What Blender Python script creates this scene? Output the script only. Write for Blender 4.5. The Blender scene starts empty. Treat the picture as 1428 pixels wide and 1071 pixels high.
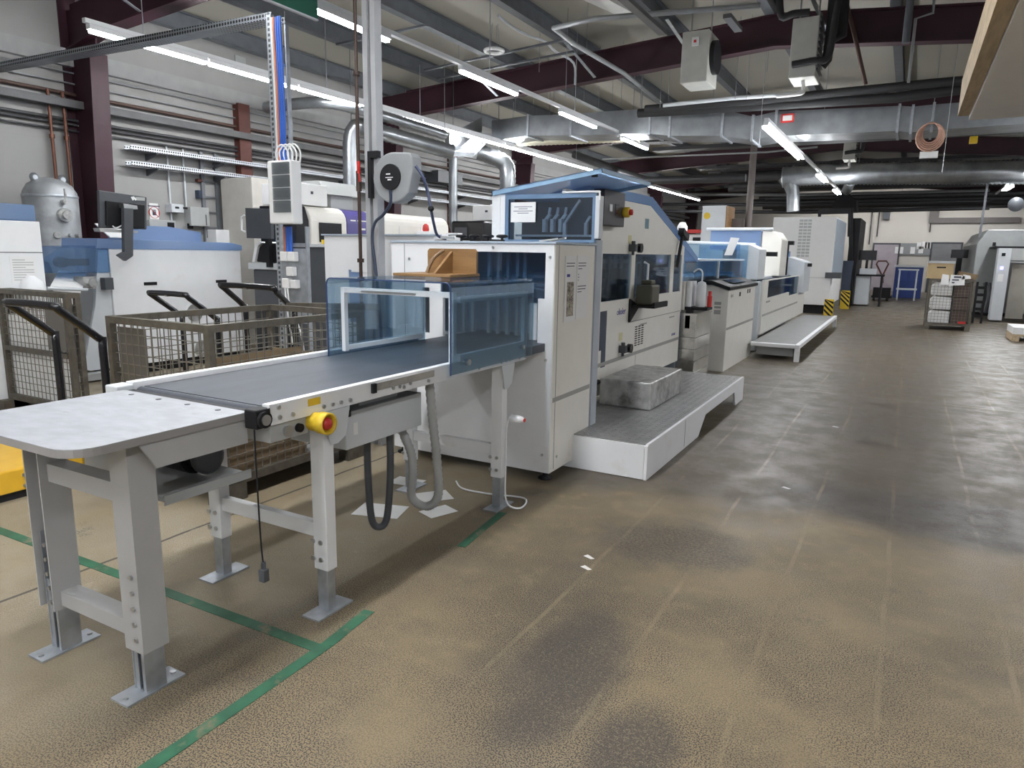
import bpy, math, random
from mathutils import Vector, Matrix
random.seed(7)
S = bpy.context.scene
COL = S.collection
PI = math.pi
# ------------------------------------------------------------------ camera
CR = Vector((0.873517, 0.486518, 0.016381)); CU = Vector((-0.103931, 0.153517, 0.982665)); CF = Vector((-0.475569, 0.860077, -0.184664))
EYE = Vector((0, 0, 1.6)); FPX = 978.9
cam = bpy.data.cameras.new('camera'); cam.sensor_width = 36; cam.lens = 36*FPX/1428; cam.clip_end = 200
cam_o = bpy.data.objects.new('camera', cam); COL.objects.link(cam_o)
m3 = Matrix((CR, CU, -CF)).transposed()
cam_o.matrix_world = Matrix.Translation(EYE) @ m3.to_4x4()
S.camera = cam_o
# ------------------------------------------------------------------ world and exposure (the lamps are the tube luminaires, built below)
w = bpy.data.worlds.new('world'); S.world = w; w.use_nodes = True
bg = w.node_tree.nodes['Background']; bg.inputs[0].default_value = (0.93, 0.96, 1.0, 1); bg.inputs[1].default_value = 0.14
S.view_settings.view_transform = 'Standard'; S.view_settings.look = 'None'; S.view_settings.gamma = 1; S.view_settings.use_curve_mapping = False
S.view_settings.exposure = 1.65
TUBE_POWER = 34.0
S.cycles.max_bounces = 8; S.cycles.transparent_max_bounces = 24; S.cycles.use_denoising = True
S.cycles.sample_clamp_indirect = 6

def at(px, py, X=None, Y=None, Z=None):
    """point of the place seen at a pixel of the photograph, on the plane X=, Y= or Z="""
    d = CF + CR*((px-714)/FPX) - CU*((py-535.5)/FPX)
    if X is not None: t = X/d.x
    elif Y is not None: t = Y/d.y
    else: t = (Z-EYE.z)/d.z
    return EYE + d*t

# ------------------------------------------------------------------ materials
MATS = {}
def nd(nt, t, **kw):
    n = nt.nodes.new(t)
    for k, v in kw.items(): setattr(n, k, v)
    return n
def mat(name, col, rough=.5, metal=0., var=.06, scale=6., bump=0., bscale=80., spec=.5, dirt=None, dscale=3., dlo=.55, dhi=.75, stretch=None):
    if name in MATS: return MATS[name]
    m = bpy.data.materials.new(name); m.use_nodes = True; nt = m.node_tree; L = nt.links
    p = nt.nodes['Principled BSDF']; p.inputs['Roughness'].default_value = rough; p.inputs['Metallic'].default_value = metal
    p.inputs['Specular IOR Level'].default_value = spec
    tc = nd(nt, 'ShaderNodeTexCoord'); n = nd(nt, 'ShaderNodeTexNoise'); n.inputs['Scale'].default_value = scale; n.inputs['Detail'].default_value = 4
    src = tc.outputs['Object']
    if stretch:
        mp = nd(nt, 'ShaderNodeMapping'); mp.inputs['Scale'].default_value = stretch; L.new(src, mp.inputs[0]); src = mp.outputs[0]
    L.new(src, n.inputs['Vector'])
    r = nd(nt, 'ShaderNodeValToRGB'); e = r.color_ramp.elements
    e[0].position = .3; e[1].position = .7
    e[0].color = tuple(c*(1-var) for c in col)+(1,); e[1].color = tuple(min(1, c*(1+var)) for c in col)+(1,)
    L.new(n.outputs['Fac'], r.inputs[0]); out = r.outputs[0]
    if dirt:
        n2 = nd(nt, 'ShaderNodeTexNoise'); n2.inputs['Scale'].default_value = dscale; n2.inputs['Detail'].default_value = 6; n2.inputs['Roughness'].default_value = .65
        L.new(src, n2.inputs['Vector'])
        r2 = nd(nt, 'ShaderNodeMapRange'); r2.inputs['From Min'].default_value = dlo; r2.inputs['From Max'].default_value = dhi
        L.new(n2.outputs['Fac'], r2.inputs['Value'])
        mx = nd(nt, 'ShaderNodeMix', data_type='RGBA'); mx.inputs['B'].default_value = tuple(dirt)+(1,)
        L.new(r2.outputs[0], mx.inputs['Factor']); L.new(out, mx.inputs['A']); out = mx.outputs['Result']
    L.new(out, p.inputs['Base Color'])
    if bump:
        b = nd(nt, 'ShaderNodeBump'); b.inputs['Strength'].default_value = bump; n3 = nd(nt, 'ShaderNodeTexNoise'); n3.inputs['Scale'].default_value = bscale
        L.new(src, n3.inputs['Vector']); L.new(n3.outputs['Fac'], b.inputs['Height']); L.new(b.outputs[0], p.inputs['Normal'])
    MATS[name] = m; return m
def glass(name, col, refl=.10, rough=.03, body=0., bodycol=(.2, .4, .7)):
    m = bpy.data.materials.new(name); m.use_nodes = True; nt = m.node_tree; L = nt.links
    nt.nodes.remove(nt.nodes['Principled BSDF']); o = nt.nodes['Material Output']
    t = nd(nt, 'ShaderNodeBsdfTransparent'); t.inputs[0].default_value = tuple(col)+(1,)
    last = t.outputs[0]
    if body:
        d = nd(nt, 'ShaderNodeBsdfDiffuse'); d.inputs[0].default_value = tuple(bodycol)+(1,)
        mx = nd(nt, 'ShaderNodeMixShader'); mx.inputs[0].default_value = body
        tl = nd(nt, 'ShaderNodeBsdfTranslucent'); tl.inputs[0].default_value = tuple(bodycol)+(1,); m3_ = nd(nt, 'ShaderNodeMixShader')
        L.new(d.outputs[0], m3_.inputs[1]); L.new(tl.outputs[0], m3_.inputs[2])
        L.new(last, mx.inputs[1]); L.new(m3_.outputs[0], mx.inputs[2]); last = mx.outputs[0]
    g = nd(nt, 'ShaderNodeBsdfGlossy'); g.inputs['Roughness'].default_value = rough
    f = nd(nt, 'ShaderNodeLayerWeight'); f.inputs[0].default_value = .28
    ml = nd(nt, 'ShaderNodeMath', operation='MULTIPLY_ADD'); ml.inputs[1].default_value = .6; ml.inputs[2].default_value = refl
    L.new(f.outputs['Fresnel'], ml.inputs[0])
    m2 = nd(nt, 'ShaderNodeMixShader'); L.new(ml.outputs[0], m2.inputs[0]); L.new(last, m2.inputs[1]); L.new(g.outputs[0], m2.inputs[2])
    L.new(m2.outputs[0], o.inputs[0]); MATS[name] = m; return m
def emis(name, col, s):
    m = bpy.data.materials.new(name); m.use_nodes = True; p = m.node_tree.nodes['Principled BSDF']
    p.inputs['Base Color'].default_value = (.9, .9, .9, 1)
    p.inputs['Emission Color'].default_value = tuple(col)+(1,); p.inputs['Emission Strength'].default_value = s; MATS[name] = m; return m

WHITE = mat('white_paint', (.80, .81, .83), .42, var=.02, dirt=(.60, .57, .50), dscale=2.2, dlo=.62, dhi=.95)
WARMLIT = mat('warm_lit_white', (.80, .775, .72), .45, var=.02, dirt=(.55, .49, .38), dscale=2.6, dlo=.62, dhi=.95)  # white paint again, with the warm light of side faces in its colour
LGREY = mat('light_grey_paint', (.60, .63, .66), .45, var=.03)
BGREY = mat('blue_grey_paint', (.36, .42, .50), .4, var=.03)
DGREY = mat('dark_grey_paint', (.07, .075, .085), .45, var=.08)
GREYP = mat('grey_paint', (.40, .41, .41), .45, var=.04)
STRIPE = mat('grey_stripe', (.36, .35, .33), .5, var=.04)
BLACK = mat('black_plastic', (.012, .012, .014), .55, var=.1, spec=.25)
BLACKG = mat('black_gloss', (.012, .012, .015), .18, var=.1)
RUBBER = mat('rubber', (.02, .02, .022), .7, var=.1)
STEEL = mat('steel', (.55, .56, .57), .32, 1., var=.08)
GALV = mat('galvanised', (.46, .49, .53), .45, .75, var=.16, scale=14)
DUCT = mat('duct_metal', (.34, .36, .38), .34, .9, var=.22, scale=3)
ALU = mat('aluminium', (.76, .75, .72), .26, .95, var=.10, scale=9, dirt=(.35, .34, .32), dscale=5)
ALUW = mat('worn_aluminium', (.50, .50, .49), .40, .7, var=.25, scale=12, dirt=(.14, .13, .12), dscale=7, dlo=.48, dhi=.75)
DECK = mat('deck_plate', (.33, .33, .33), .38, .6, var=.15, scale=10, bump=.5, bscale=55)
BELT = mat('belt', (.040, .047, .062), .52, var=.22, scale=3, stretch=(3, .7, 1), bump=.03, bscale=300)
TABLE = mat('table_top', (.33, .34, .365), .5, var=.10, scale=22, dirt=(.22, .21, .20), dscale=8, dlo=.62, dhi=.72, stretch=(.5, 1, 1))
TEDGE = mat('table_edge', (.30, .29, .285), .55, var=.06)
LEGP = mat('leg_paint', (.42, .42, .42), .45, var=.04)
RUST = mat('cage_steel', (.105, .093, .075), .6, .25, var=.3, scale=18, dirt=(.09, .06, .035), dscale=9)
WIRE = mat('mesh_wire', (.20, .185, .155), .5, .4, var=.15)
CARD = mat('cardboard', (.20, .14, .08), .8, var=.08, scale=5)
WOOD = mat('plywood', (.25, .135, .05), .5, var=.2, scale=4, stretch=(1, 1, 8))
TIMBER = mat('timber', (.52, .41, .27), .7, var=.2, scale=5, stretch=(8, 1, 4))
YELLOW = mat('yellow_paint', (.72, .42, .03), .4, var=.08)
YEL2 = mat('signal_yellow', (.70, .48, .03), .45, var=.04)
RED = mat('red', (.55, .03, .025), .4, var=.05)
PURPLE = mat('purple_steel', (.036, .009, .017), .55, var=.15, scale=2)
OXIDE = mat('oxide_red', (.10, .030, .022), .55, var=.15)
PURLIN = mat('purlin_grey', (.12, .13, .145), .5, .2, var=.12)
PIPE = mat('dark_pipe', (.06, .06, .065), .45, .2, var=.1)
PIPEG = mat('grey_pipe', (.30, .31, .32), .4, .3, var=.1)
COPPER = mat('copper_pipe', (.17, .075, .05), .45, .6, var=.2, scale=10)
BLUEC = mat('blue_cable', (.02, .10, .45), .5)
ORANGE = mat('orange_cable', (.50, .16, .08), .5)
PAPER = mat('paper', (.80, .80, .80), .7, var=.02)
INK = mat('ink', (.06, .06, .09), .7)
INKB = mat('blue_ink', (.05, .05, .30), .7)
VIOLET = mat('violet_panel', (.09, .075, .27), .35, var=.08, scale=2)
GREENT = mat('green_tape', (.022, .105, .055), .55, var=.3, scale=9, dirt=(.17, .14, .09), dscale=6, dlo=.56, dhi=.66)
GREENS = mat('green_sign', (.015, .10, .065), .5)
BLUEB = mat('blue_box', (.02, .05, .22), .5)
FABRIC = mat('cork_board', (.28, .29, .30), .8)
LILAC = mat('lilac_door', (.42, .37, .41), .5)
DOORG = mat('grey_door', (.22, .22, .23), .5)
NAVY = mat('navy_panel', (.035, .05, .085), .4)
BOARD = mat('press_grey', (.27, .28, .28), .45, var=.05)
SLAT = mat('board_stack', (.30, .28, .25), .7, var=.12, scale=3)
PLASTER = mat('fascia_white', (.88, .87, .87), .6, var=.02)
BLUEG = glass('blue_acrylic', (.73, .86, .95), refl=.06, body=.05, bodycol=(.35, .52, .8))
BLUEW = glass('tinted_window', (.58, .70, .82), refl=.045, body=.02, bodycol=(.15, .26, .42))
SHELL = glass('blue_shell', (.55, .72, .92), refl=.08, body=.28, bodycol=(.35, .55, .85))
TANKM = mat('dull_zinc', (.34, .355, .37), .5, .45, var=.2, scale=5, dirt=(.22, .23, .235), dscale=3)
BLUEC2 = glass('blue_cover', (.60, .75, .92), refl=.08, rough=.08, body=.62, bodycol=(.44, .60, .88))
CLEAR = glass('clear_cover', (.75, .78, .80), refl=.06, rough=.1, body=.12, bodycol=(.4, .42, .43))
def perforated(name, col):
    m = mat(name, col, .42, .8, var=.1); nt = m.node_tree; L = nt.links; p = nt.nodes['Principled BSDF']; base = p.inputs['Base Color'].links[0].from_socket
    tc = nd(nt, 'ShaderNodeTexCoord'); v = nd(nt, 'ShaderNodeTexVoronoi'); v.inputs['Scale'].default_value = 26; v.inputs['Randomness'].default_value = 0
    L.new(tc.outputs['Object'], v.inputs['Vector']); r = nd(nt, 'ShaderNodeMapRange'); r.inputs['From Min'].default_value = .40; r.inputs['From Max'].default_value = .36
    L.new(v.outputs['Distance'], r.inputs['Value']); mx = nd(nt, 'ShaderNodeMix', data_type='RGBA'); mx.inputs['B'].default_value = (.05, .05, .055, 1)
    L.new(r.outputs[0], mx.inputs['Factor']); L.new(base, mx.inputs['A']); L.new(mx.outputs['Result'], p.inputs['Base Color']); return m
PERF = perforated('perforated_zinc', (.40, .43, .47)); PERF_LIT = perforated('lamplit_perforated', (.62, .65, .69)); PERFD = perforated('dusty_perforated', (.13, .132, .135))  # bright copy carries the light of the lamps near the wall trays
PERFD.node_tree.nodes['Principled BSDF'].inputs['Metallic'].default_value = .2; PERFD.node_tree.nodes['Principled BSDF'].inputs['Roughness'].default_value = .65
SMOKE = glass('smoke_glass', (.66, .73, .80), refl=.045, body=.02, bodycol=(.1, .15, .22))
LIDM = glass('lid_acrylic', (.60, .75, .92), refl=.06, rough=.1, body=.75, bodycol=(.60, .74, .96))
TUBE = emis('lit_tube', (.965, .985, 1.), TUBE_POWER)

# ------------------------------------------------------------------ mesh builder
class MB:
    def __init__(s): s.v = []; s.f = []; s.sm = []
    def add(s, vs, fs, smooth=False):
        b = len(s.v); s.v += [tuple(p) for p in vs]; s.f += [tuple(b+i for i in q) for q in fs]; s.sm += [smooth]*len(fs); return s
    def box(s, x0, x1, y0, y1, z0, z1):
        x0, x1 = min(x0, x1), max(x0, x1); y0, y1 = min(y0, y1), max(y0, y1); z0, z1 = min(z0, z1), max(z0, z1)
        return s.add([(x0,y0,z0),(x1,y0,z0),(x1,y1,z0),(x0,y1,z0),(x0,y0,z1),(x1,y0,z1),(x1,y1,z1),(x0,y1,z1)],
              [(0,3,2,1),(4,5,6,7),(0,1,5,4),(1,2,6,5),(2,3,7,6),(3,0,4,7)])
    def bar(s, p, q, a, b=None, up=(0,0,1)):
        p, q = Vector(p), Vector(q); d = (q-p).normalized(); u = Vector(up)
        if abs(d.dot(u)) > .95: u = Vector((1,0,0))
        sd = d.cross(u).normalized(); u = sd.cross(d); b = b or a
        vs = []
        for c in (p, q):
            for i, j in ((-1,-1),(1,-1),(1,1),(-1,1)): vs.append(c+sd*(a/2*i)+u*(b/2*j))
        return s.add(vs, [(0,1,2,3),(7,6,5,4),(0,4,5,1),(1,5,6,2),(2,6,7,3),(3,7,4,0)])
    def cyl(s, p, q, r, r2=None, n=14, caps=True):
        p, q = Vector(p), Vector(q); r2 = r if r2 is None else r2; d = (q-p).normalized()
        u = Vector((0,0,1)) if abs(d.z) < .9 else Vector((1,0,0)); a = d.cross(u).normalized(); b = d.cross(a)
        vs = [p+(a*math.cos(2*PI*i/n)+b*math.sin(2*PI*i/n))*r for i in range(n)]+[q+(a*math.cos(2*PI*i/n)+b*math.sin(2*PI*i/n))*r2 for i in range(n)]
        s.add(vs, [(i,(i+1)%n,n+(i+1)%n,n+i) for i in range(n)], True)
        if caps: s.add(vs, [tuple(range(n-1,-1,-1)), tuple(range(n,2*n))])
        return s
    def tube(s, pts, r, n=8, rnd=0):
        pts = [Vector(p) for p in pts]
        if rnd: pts = smooth_path(pts, rnd)
        rings = []; prev = None
        for i, p in enumerate(pts):
            d = (pts[min(i+1,len(pts)-1)]-pts[max(i-1,0)]).normalized()
            if prev is None:
                u = Vector((0,0,1)) if abs(d.z) < .9 else Vector((1,0,0)); a = d.cross(u).normalized()
            else:
                a = prev-d*prev.dot(d)
                a = a.normalized() if a.length > 1e-5 else d.orthogonal().normalized()
            prev = a; b = d.cross(a)
            rr = r[i] if isinstance(r, (list, tuple)) else r
            rings.append([p+(a*math.cos(2*PI*k/n)+b*math.sin(2*PI*k/n))*rr for k in range(n)])
        vs = [v for g in rings for v in g]; m = len(pts)
        s.add(vs, [(i*n+k, i*n+(k+1)%n, (i+1)*n+(k+1)%n, (i+1)*n+k) for i in range(m-1) for k in range(n)], True)
        s.add(vs, [tuple(range(n-1,-1,-1)), tuple(range((m-1)*n, m*n))]); return s
    def lathe(s, prof, c=(0,0,0), n=20, axis='z'):
        vs = []
        for r, h in prof:
            for k in range(n):
                a = 2*PI*k/n
                v = (r*math.cos(a), r*math.sin(a), h) if axis == 'z' else ((h, r*math.cos(a), r*math.sin(a)) if axis == 'x' else (r*math.cos(a), h, r*math.sin(a)))
                vs.append((c[0]+v[0], c[1]+v[1], c[2]+v[2]))
        m = len(prof); s.add(vs, [(i*n+k, i*n+(k+1)%n, (i+1)*n+(k+1)%n, (i+1)*n+k) for i in range(m-1) for k in range(n)], True)
        s.add(vs, [tuple(range(n-1,-1,-1)), tuple(range((m-1)*n, m*n))]); return s
    def prism(s, poly, ext):
        e = Vector(ext); n = len(poly); vs = [Vector(p) for p in poly]; vs += [v+e for v in vs]
        return s.add(vs, [tuple(range(n-1,-1,-1)), tuple(range(n,2*n))]+[(i,(i+1)%n,n+(i+1)%n,n+i) for i in range(n)])
    def yz(s, poly, x0, x1): return s.prism([(x0,y,z) for y, z in poly], (x1-x0,0,0))
    def xz(s, poly, y0, y1): return s.prism([(x,y0,z) for x, z in poly], (0,y1-y0,0))
    def xy(s, poly, z0, z1): return s.prism([(x,y,z0) for x, y in poly], (0,0,z1-z0))
    def grid(s, axis, c0, c1, u0, u1, z0, z1, holes):
        """wall plate with rectangular openings; axis 'x': plate normal X, u along Y; axis 'y': normal Y, u along X"""
        us = sorted({u0, u1}|{min(max(h[i],u0),u1) for h in holes for i in (0,1)}); zs = sorted({z0, z1}|{min(max(h[i],z0),z1) for h in holes for i in (2,3)})
        for i in range(len(us)-1):
            for j in range(len(zs)-1):
                cu, cz = (us[i]+us[i+1])/2, (zs[j]+zs[j+1])/2
                if any(h[0] < cu < h[1] and h[2] < cz < h[3] for h in holes): continue
                if axis == 'x': s.box(c0, c1, us[i], us[i+1], zs[j], zs[j+1])
                else: s.box(us[i], us[i+1], c0, c1, zs[j], zs[j+1])
        return s
    def quad(s, a, b, c, d, t):
        """thin slab from four corners, thickness vector t"""
        return s.prism([a, b, c, d], t)
    def build(s, name, m, parent=None, bevel=0., merge=False):
        me = bpy.data.meshes.new(name); 
        off = world_loc(parent) if parent else Vector((0,0,0))
        me.from_pydata([tuple(Vector(v)-off) for v in s.v], [], s.f); me.polygons.foreach_set('use_smooth', s.sm)
        import bmesh
        bm = bmesh.new(); bm.from_mesh(me)
        if merge: bmesh.ops.remove_doubles(bm, verts=bm.verts, dist=1e-5)
        bmesh.ops.recalc_face_normals(bm, faces=bm.faces); bm.to_mesh(me); bm.free()
        me.materials.append(m); o = bpy.data.objects.new(name, me); COL.objects.link(o)
        if parent: o.parent = parent
        if bevel:
            b = o.modifiers.new('bevel', 'BEVEL'); b.width = bevel; b.segments = 2; b.limit_method = 'ANGLE'; b.angle_limit = .7
        return o
def world_loc(o):
    v = Vector((0,0,0))
    while o: v += o.location; o = o.parent
    return v
def smooth_path(pts, k):
    """Catmull-Rom through the points"""
    out = []; P = [pts[0]]+pts+[pts[-1]]
    for i in range(1, len(P)-2):
        for j in range(k):
            t = j/k; a, b, c, d = P[i-1], P[i], P[i+1], P[i+2]
            out.append(.5*((2*b)+(c-a)*t+(2*a-5*b+4*c-d)*t*t+(3*b-a-3*c+d)*t**3))
    return out+[pts[-1]]
def build_each(s, name, m, parent):
    key = {}; par = list(range(len(s.f)))
    def fd(i):
        while par[i] != i: par[i] = par[par[i]]; i = par[i]
        return i
    for i, f in enumerate(s.f):
        for v in f:
            k = tuple(round(c, 4) for c in s.v[v])
            if k in key: par[fd(i)] = fd(key[k])
            else: key[k] = i
    groups = {}
    for i in range(len(s.f)): groups.setdefault(fd(i), []).append(i)
    for g in groups.values():
        o = MB(); ids = sorted({v for i in g for v in s.f[i]}); mp = {v: k for k, v in enumerate(ids)}
        o.v = [s.v[v] for v in ids]; o.f = [tuple(mp[v] for v in s.f[i]) for i in g]; o.sm = [s.sm[i] for i in g]; o.build(name, m, parent)
MB.build_each = build_each
def tag(o, label, cat, group=None, kind=None):
    o['label'] = label
    if kind: o['kind'] = kind
    o['category'] = cat
    if group: o['group'] = group
    return o
def thing(name, label, cat, loc=(0,0,0), group=None):
    o = bpy.data.objects.new(name, None); o.empty_display_size = .1; COL.objects.link(o); o.location = loc
    return tag(o, label, cat, group)
def solo(name, mb, m, label, cat, group=None, bevel=0.):
    """a thing that is one mesh: origin at its base"""
    xs = [v[0] for v in mb.v]; ys = [v[1] for v in mb.v]; zs = [v[2] for v in mb.v]
    off = Vector(((min(xs)+max(xs))/2, (min(ys)+max(ys))/2, min(zs)))
    mb.v = [tuple(Vector(v)-off) for v in mb.v]
    o = mb.build(name, m, None, bevel); o.location = off; return tag(o, label, cat, group)
def struct(name, mb, m, label=None, cat='building'):
    o = mb.build(name, m); o['kind'] = 'structure'
    if label: o['label'] = label
    o['category'] = cat
    return o
def dup(root, loc, label=None, group=None):
    r = root.copy(); COL.objects.link(r); r.location = loc
    if label: r['label'] = label
    if group: r['group'] = group
    for ch in list(root.children):
        c = ch.copy(); COL.objects.link(c); c.parent = r
        for g in list(ch.children):
            d = g.copy(); COL.objects.link(d); d.parent = c
    return r
def text(s, name, body, size, loc, rot, m, parent=None, ext=.0008):
    cu = bpy.data.curves.new(name, 'FONT'); cu.body = body; cu.size = size; cu.extrude = ext; cu.resolution_u = 3
    o = bpy.data.objects.new(name, cu); COL.objects.link(o)
    o.location = Vector(loc)-(world_loc(parent) if parent else Vector((0,0,0))); o.rotation_euler = rot
    dg = bpy.context.evaluated_depsgraph_get(); me = bpy.data.meshes.new_from_object(o.evaluated_get(dg)); me.materials.clear(); me.materials.append(m)
    q = bpy.data.objects.new(name, me); COL.objects.link(q); q.location = o.location; q.rotation_euler = rot; bpy.data.objects.remove(o)
    if parent: q.parent = parent
    return q
FACE_Y = (PI/2, 0, 0)          # text on a face looking towards -Y
FACE_X = (PI/2, 0, PI/2)       # text on a face looking towards +X
# ================================================================== SETTING
def floor_material():
    m = bpy.data.materials.new('worn_concrete_floor'); m.use_nodes = True; nt = m.node_tree; L = nt.links
    p = nt.nodes['Principled BSDF']; tc = nd(nt, 'ShaderNodeTexCoord'); src = tc.outputs['Object']
    def noise(sc, det=4, rough=.6, vec=None, st=None):
        n = nd(nt, 'ShaderNodeTexNoise'); n.inputs['Scale'].default_value = sc; n.inputs['Detail'].default_value = det; n.inputs['Roughness'].default_value = rough
        v = vec or src
        if st:
            mp = nd(nt, 'ShaderNodeMapping'); mp.inputs['Scale'].default_value = st; L.new(v, mp.inputs[0]); v = mp.outputs[0]
        L.new(v, n.inputs['Vector']); return n.outputs['Fac']
    def rng(v, a, b, c=0., d=1.):
        n = nd(nt, 'ShaderNodeMapRange'); n.interpolation_type = 'SMOOTHSTEP'
        for k, x in zip(('From Min','From Max','To Min','To Max'), (a, b, c, d)): n.inputs[k].default_value = x
        L.new(v, n.inputs['Value']); return n.outputs[0]
    def math_(op, a, b):
        n = nd(nt, 'ShaderNodeMath', operation=op)
        for i, x in enumerate((a, b)):
            if isinstance(x, (int, float)): n.inputs[i].default_value = x
            else: L.new(x, n.inputs[i])
        return n.outputs[0]
    def mix(f, a, b):
        n = nd(nt, 'ShaderNodeMix', data_type='RGBA')
        if isinstance(f, float): n.inputs['Factor'].default_value = f
        else: L.new(f, n.inputs['Factor'])
        for k, x in (('A', a), ('B', b)):
            if isinstance(x, tuple): n.inputs[k].default_value = x+(1,)
            else: L.new(x, n.inputs[k])
        return n.outputs['Result']
    sep = nd(nt, 'ShaderNodeSeparateXYZ'); L.new(src, sep.inputs[0]); X, Y = sep.outputs[0], sep.outputs[1]
    wob = noise(.55, 3); wob2 = noise(3., 3)
    col = mix(rng(noise(.9, 5), .38, .66), (.250, .192, .115), (.172, .134, .084))
    col = mix(rng(noise(7., 5), .45, .75), col, (.27, .212, .132))
    # greyer, more polished zone further down the aisle with an irregular border
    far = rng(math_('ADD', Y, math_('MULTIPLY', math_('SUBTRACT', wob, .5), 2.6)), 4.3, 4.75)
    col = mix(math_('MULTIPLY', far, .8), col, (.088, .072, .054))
    col = mix(math_('MULTIPLY', rng(noise(.5, 4, st=(1.6, .5, 1)), .5, .72), .55), col, (.105, .088, .068))
    left = rng(X, -1.9, -2.7)
    col = mix(math_('MULTIPLY', left, rng(noise(1.8, 5), .3, .65, .2, .8)), col, (.315, .268, .195))
    # dark speckle: worn coating
    sp = rng(noise(175., 2, .5), .48, .56); spm = rng(noise(1.3, 5), .30, .60, .25, 1.)
    near = rng(Y, 5.2, 2.2)
    col = mix(math_('MULTIPLY', math_('MULTIPLY', sp, spm), math_('MULTIPLY', rng(near, 0, 1, .45, .95), rng(left, 0, 1, 1., .35))), col, (.035, .031, .030))
    dark = rng(noise(2.1, 6, .7), .60, .72)
    col = mix(math_('MULTIPLY', math_('MULTIPLY', dark, rng(noise(95., 3), .40, .60)), .7), col, (.05, .048, .05))
    def blot(cx, cy, rx, ry):
        dx = math_('DIVIDE', math_('SUBTRACT', X, cx), rx); dy = math_('DIVIDE', math_('SUBTRACT', Y, cy), ry)
        d2 = math_('ADD', math_('MULTIPLY', dx, dx), math_('MULTIPLY', dy, dy))
        return rng(math_('ADD', d2, math_('MULTIPLY', math_('SUBTRACT', noise(4., 5), .5), 1.6)), 1.2, .2)
    for cx, cy, rx, ry in ((-1.0, 2.3, .22, .55), (-.62, 1.95, .16, .35), (-1.0, 3.7, .5, .4), (.45, 5.0, 1.3, .5)):
        col = mix(math_('MULTIPLY', math_('MULTIPLY', blot(cx, cy, rx, ry), rng(noise(70., 3), .35, .6, .35, 1.)), .8), col, (.050, .044, .042))
    # wheel tracks along the aisle, half a metre apart
    ph = math_('FRACT', math_('ADD', math_('DIVIDE', math_('ADD', math_('ADD', X, math_('MULTIPLY', math_('SUBTRACT', wob, .5), .10)), 10.0), .45), .115), 0)
    lane = rng(math_('ABSOLUTE', math_('SUBTRACT', ph, .5), 0), .034, .014)
    inx = math_('MULTIPLY', rng(X, -1.42, -1.36), rng(X, 1.7, 1.6))
    lane = math_('MULTIPLY', math_('MULTIPLY', lane, inx), rng(noise(.9, 5, .7), .42, .64, .0, .40))
    col = mix(lane, col, (.33, .265, .17))
    # joints: one along the machine, one across the aisle
    j1 = rng(math_('ABSOLUTE', math_('ADD', math_('ADD', X, 3.445), math_('MULTIPLY', math_('SUBTRACT', wob2, .5), .03)), 0), .014, .006)
    col = mix(math_('MULTIPLY', j1, .92), col, (.04, .035, .03))
    j2 = rng(math_('ABSOLUTE', math_('SUBTRACT', Y, 9.09), 0), .022, .012)
    col = mix(math_('MULTIPLY', j2, .6), col, (.26, .23, .18))
    # pale paper dust near the outfeed
    dust = math_('MULTIPLY', rng(noise(2.6, 6, .7), .60, .72), rng(X, -1.8, -2.4))
    col = mix(math_('MULTIPLY', dust, .5), col, (.36, .33, .28))
    L.new(col, p.inputs['Base Color'])
    ro = mix(rng(noise(3.5, 6, .7), .35, .68), (.36, .36, .36), (.56, .56, .56)); ro = mix(math_('MULTIPLY', near, .55), ro, (.72, .72, .72))
    L.new(ro, p.inputs['Roughness']); p.inputs['Specular IOR Level'].default_value = .33
    b = nd(nt, 'ShaderNodeBump'); b.inputs['Strength'].default_value = .12; L.new(noise(150., 3), b.inputs['Height']); L.new(b.outputs[0], p.inputs['Normal'])
    return m
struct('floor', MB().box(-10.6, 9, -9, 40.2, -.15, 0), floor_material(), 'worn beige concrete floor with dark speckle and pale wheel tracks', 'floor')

def wall_material():
    m = mat('block_wall', (.325, .32, .312), .8, var=.05, scale=1.4, dirt=(.36, .35, .34), dscale=1.2, dlo=.5, dhi=.85, bump=.12, bscale=18)
    nt = m.node_tree; L = nt.links; p = nt.nodes['Principled BSDF']; base = p.inputs['Base Color'].links[0].from_socket
    tc = nd(nt, 'ShaderNodeTexCoord'); sep = nd(nt, 'ShaderNodeSeparateXYZ'); L.new(tc.outputs['Object'], sep.inputs[0])
    d = nd(nt, 'ShaderNodeMath', operation='DIVIDE'); d.inputs[1].default_value = .5; L.new(sep.outputs[2], d.inputs[0])
    f = nd(nt, 'ShaderNodeMath', operation='FRACT'); L.new(d.outputs[0], f.inputs[0])
    r = nd(nt, 'ShaderNodeMapRange'); r.inputs['From Min'].default_value = .0; r.inputs['From Max'].default_value = .022; r.inputs['To Min'].default_value = .35; r.inputs['To Max'].default_value = 0
    L.new(f.outputs[0], r.inputs['Value'])
    mx = nd(nt, 'ShaderNodeMix', data_type='RGBA'); mx.inputs['B'].default_value = (.30, .29, .28, 1)
    L.new(r.outputs[0], mx.inputs['Factor']); L.new(base, mx.inputs['A']); L.new(mx.outputs['Result'], p.inputs['Base Color'])
    return m
WALLM = wall_material()
XW = -10.3
struct('wall_left', MB().box(XW-.25, XW, -9, 40.2, 0, 5.4), WALLM, 'grey painted block wall on the left of the hall', 'wall')
struct('trim_1', MB().box(XW, XW+.09, -9, 40, 3.98, 4.20), mat('ledge_grey', (.36, .36, .36), .8), 'projecting concrete ledge along the top of the left wall', 'ledge')
struct('wall_back', MB().box(XW, 9, 40, 40.25, 0, 6), mat('back_wall', (.60, .565, .52), .8, var=.04, scale=.6), 'pale plastered far end wall', 'wall')
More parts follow.
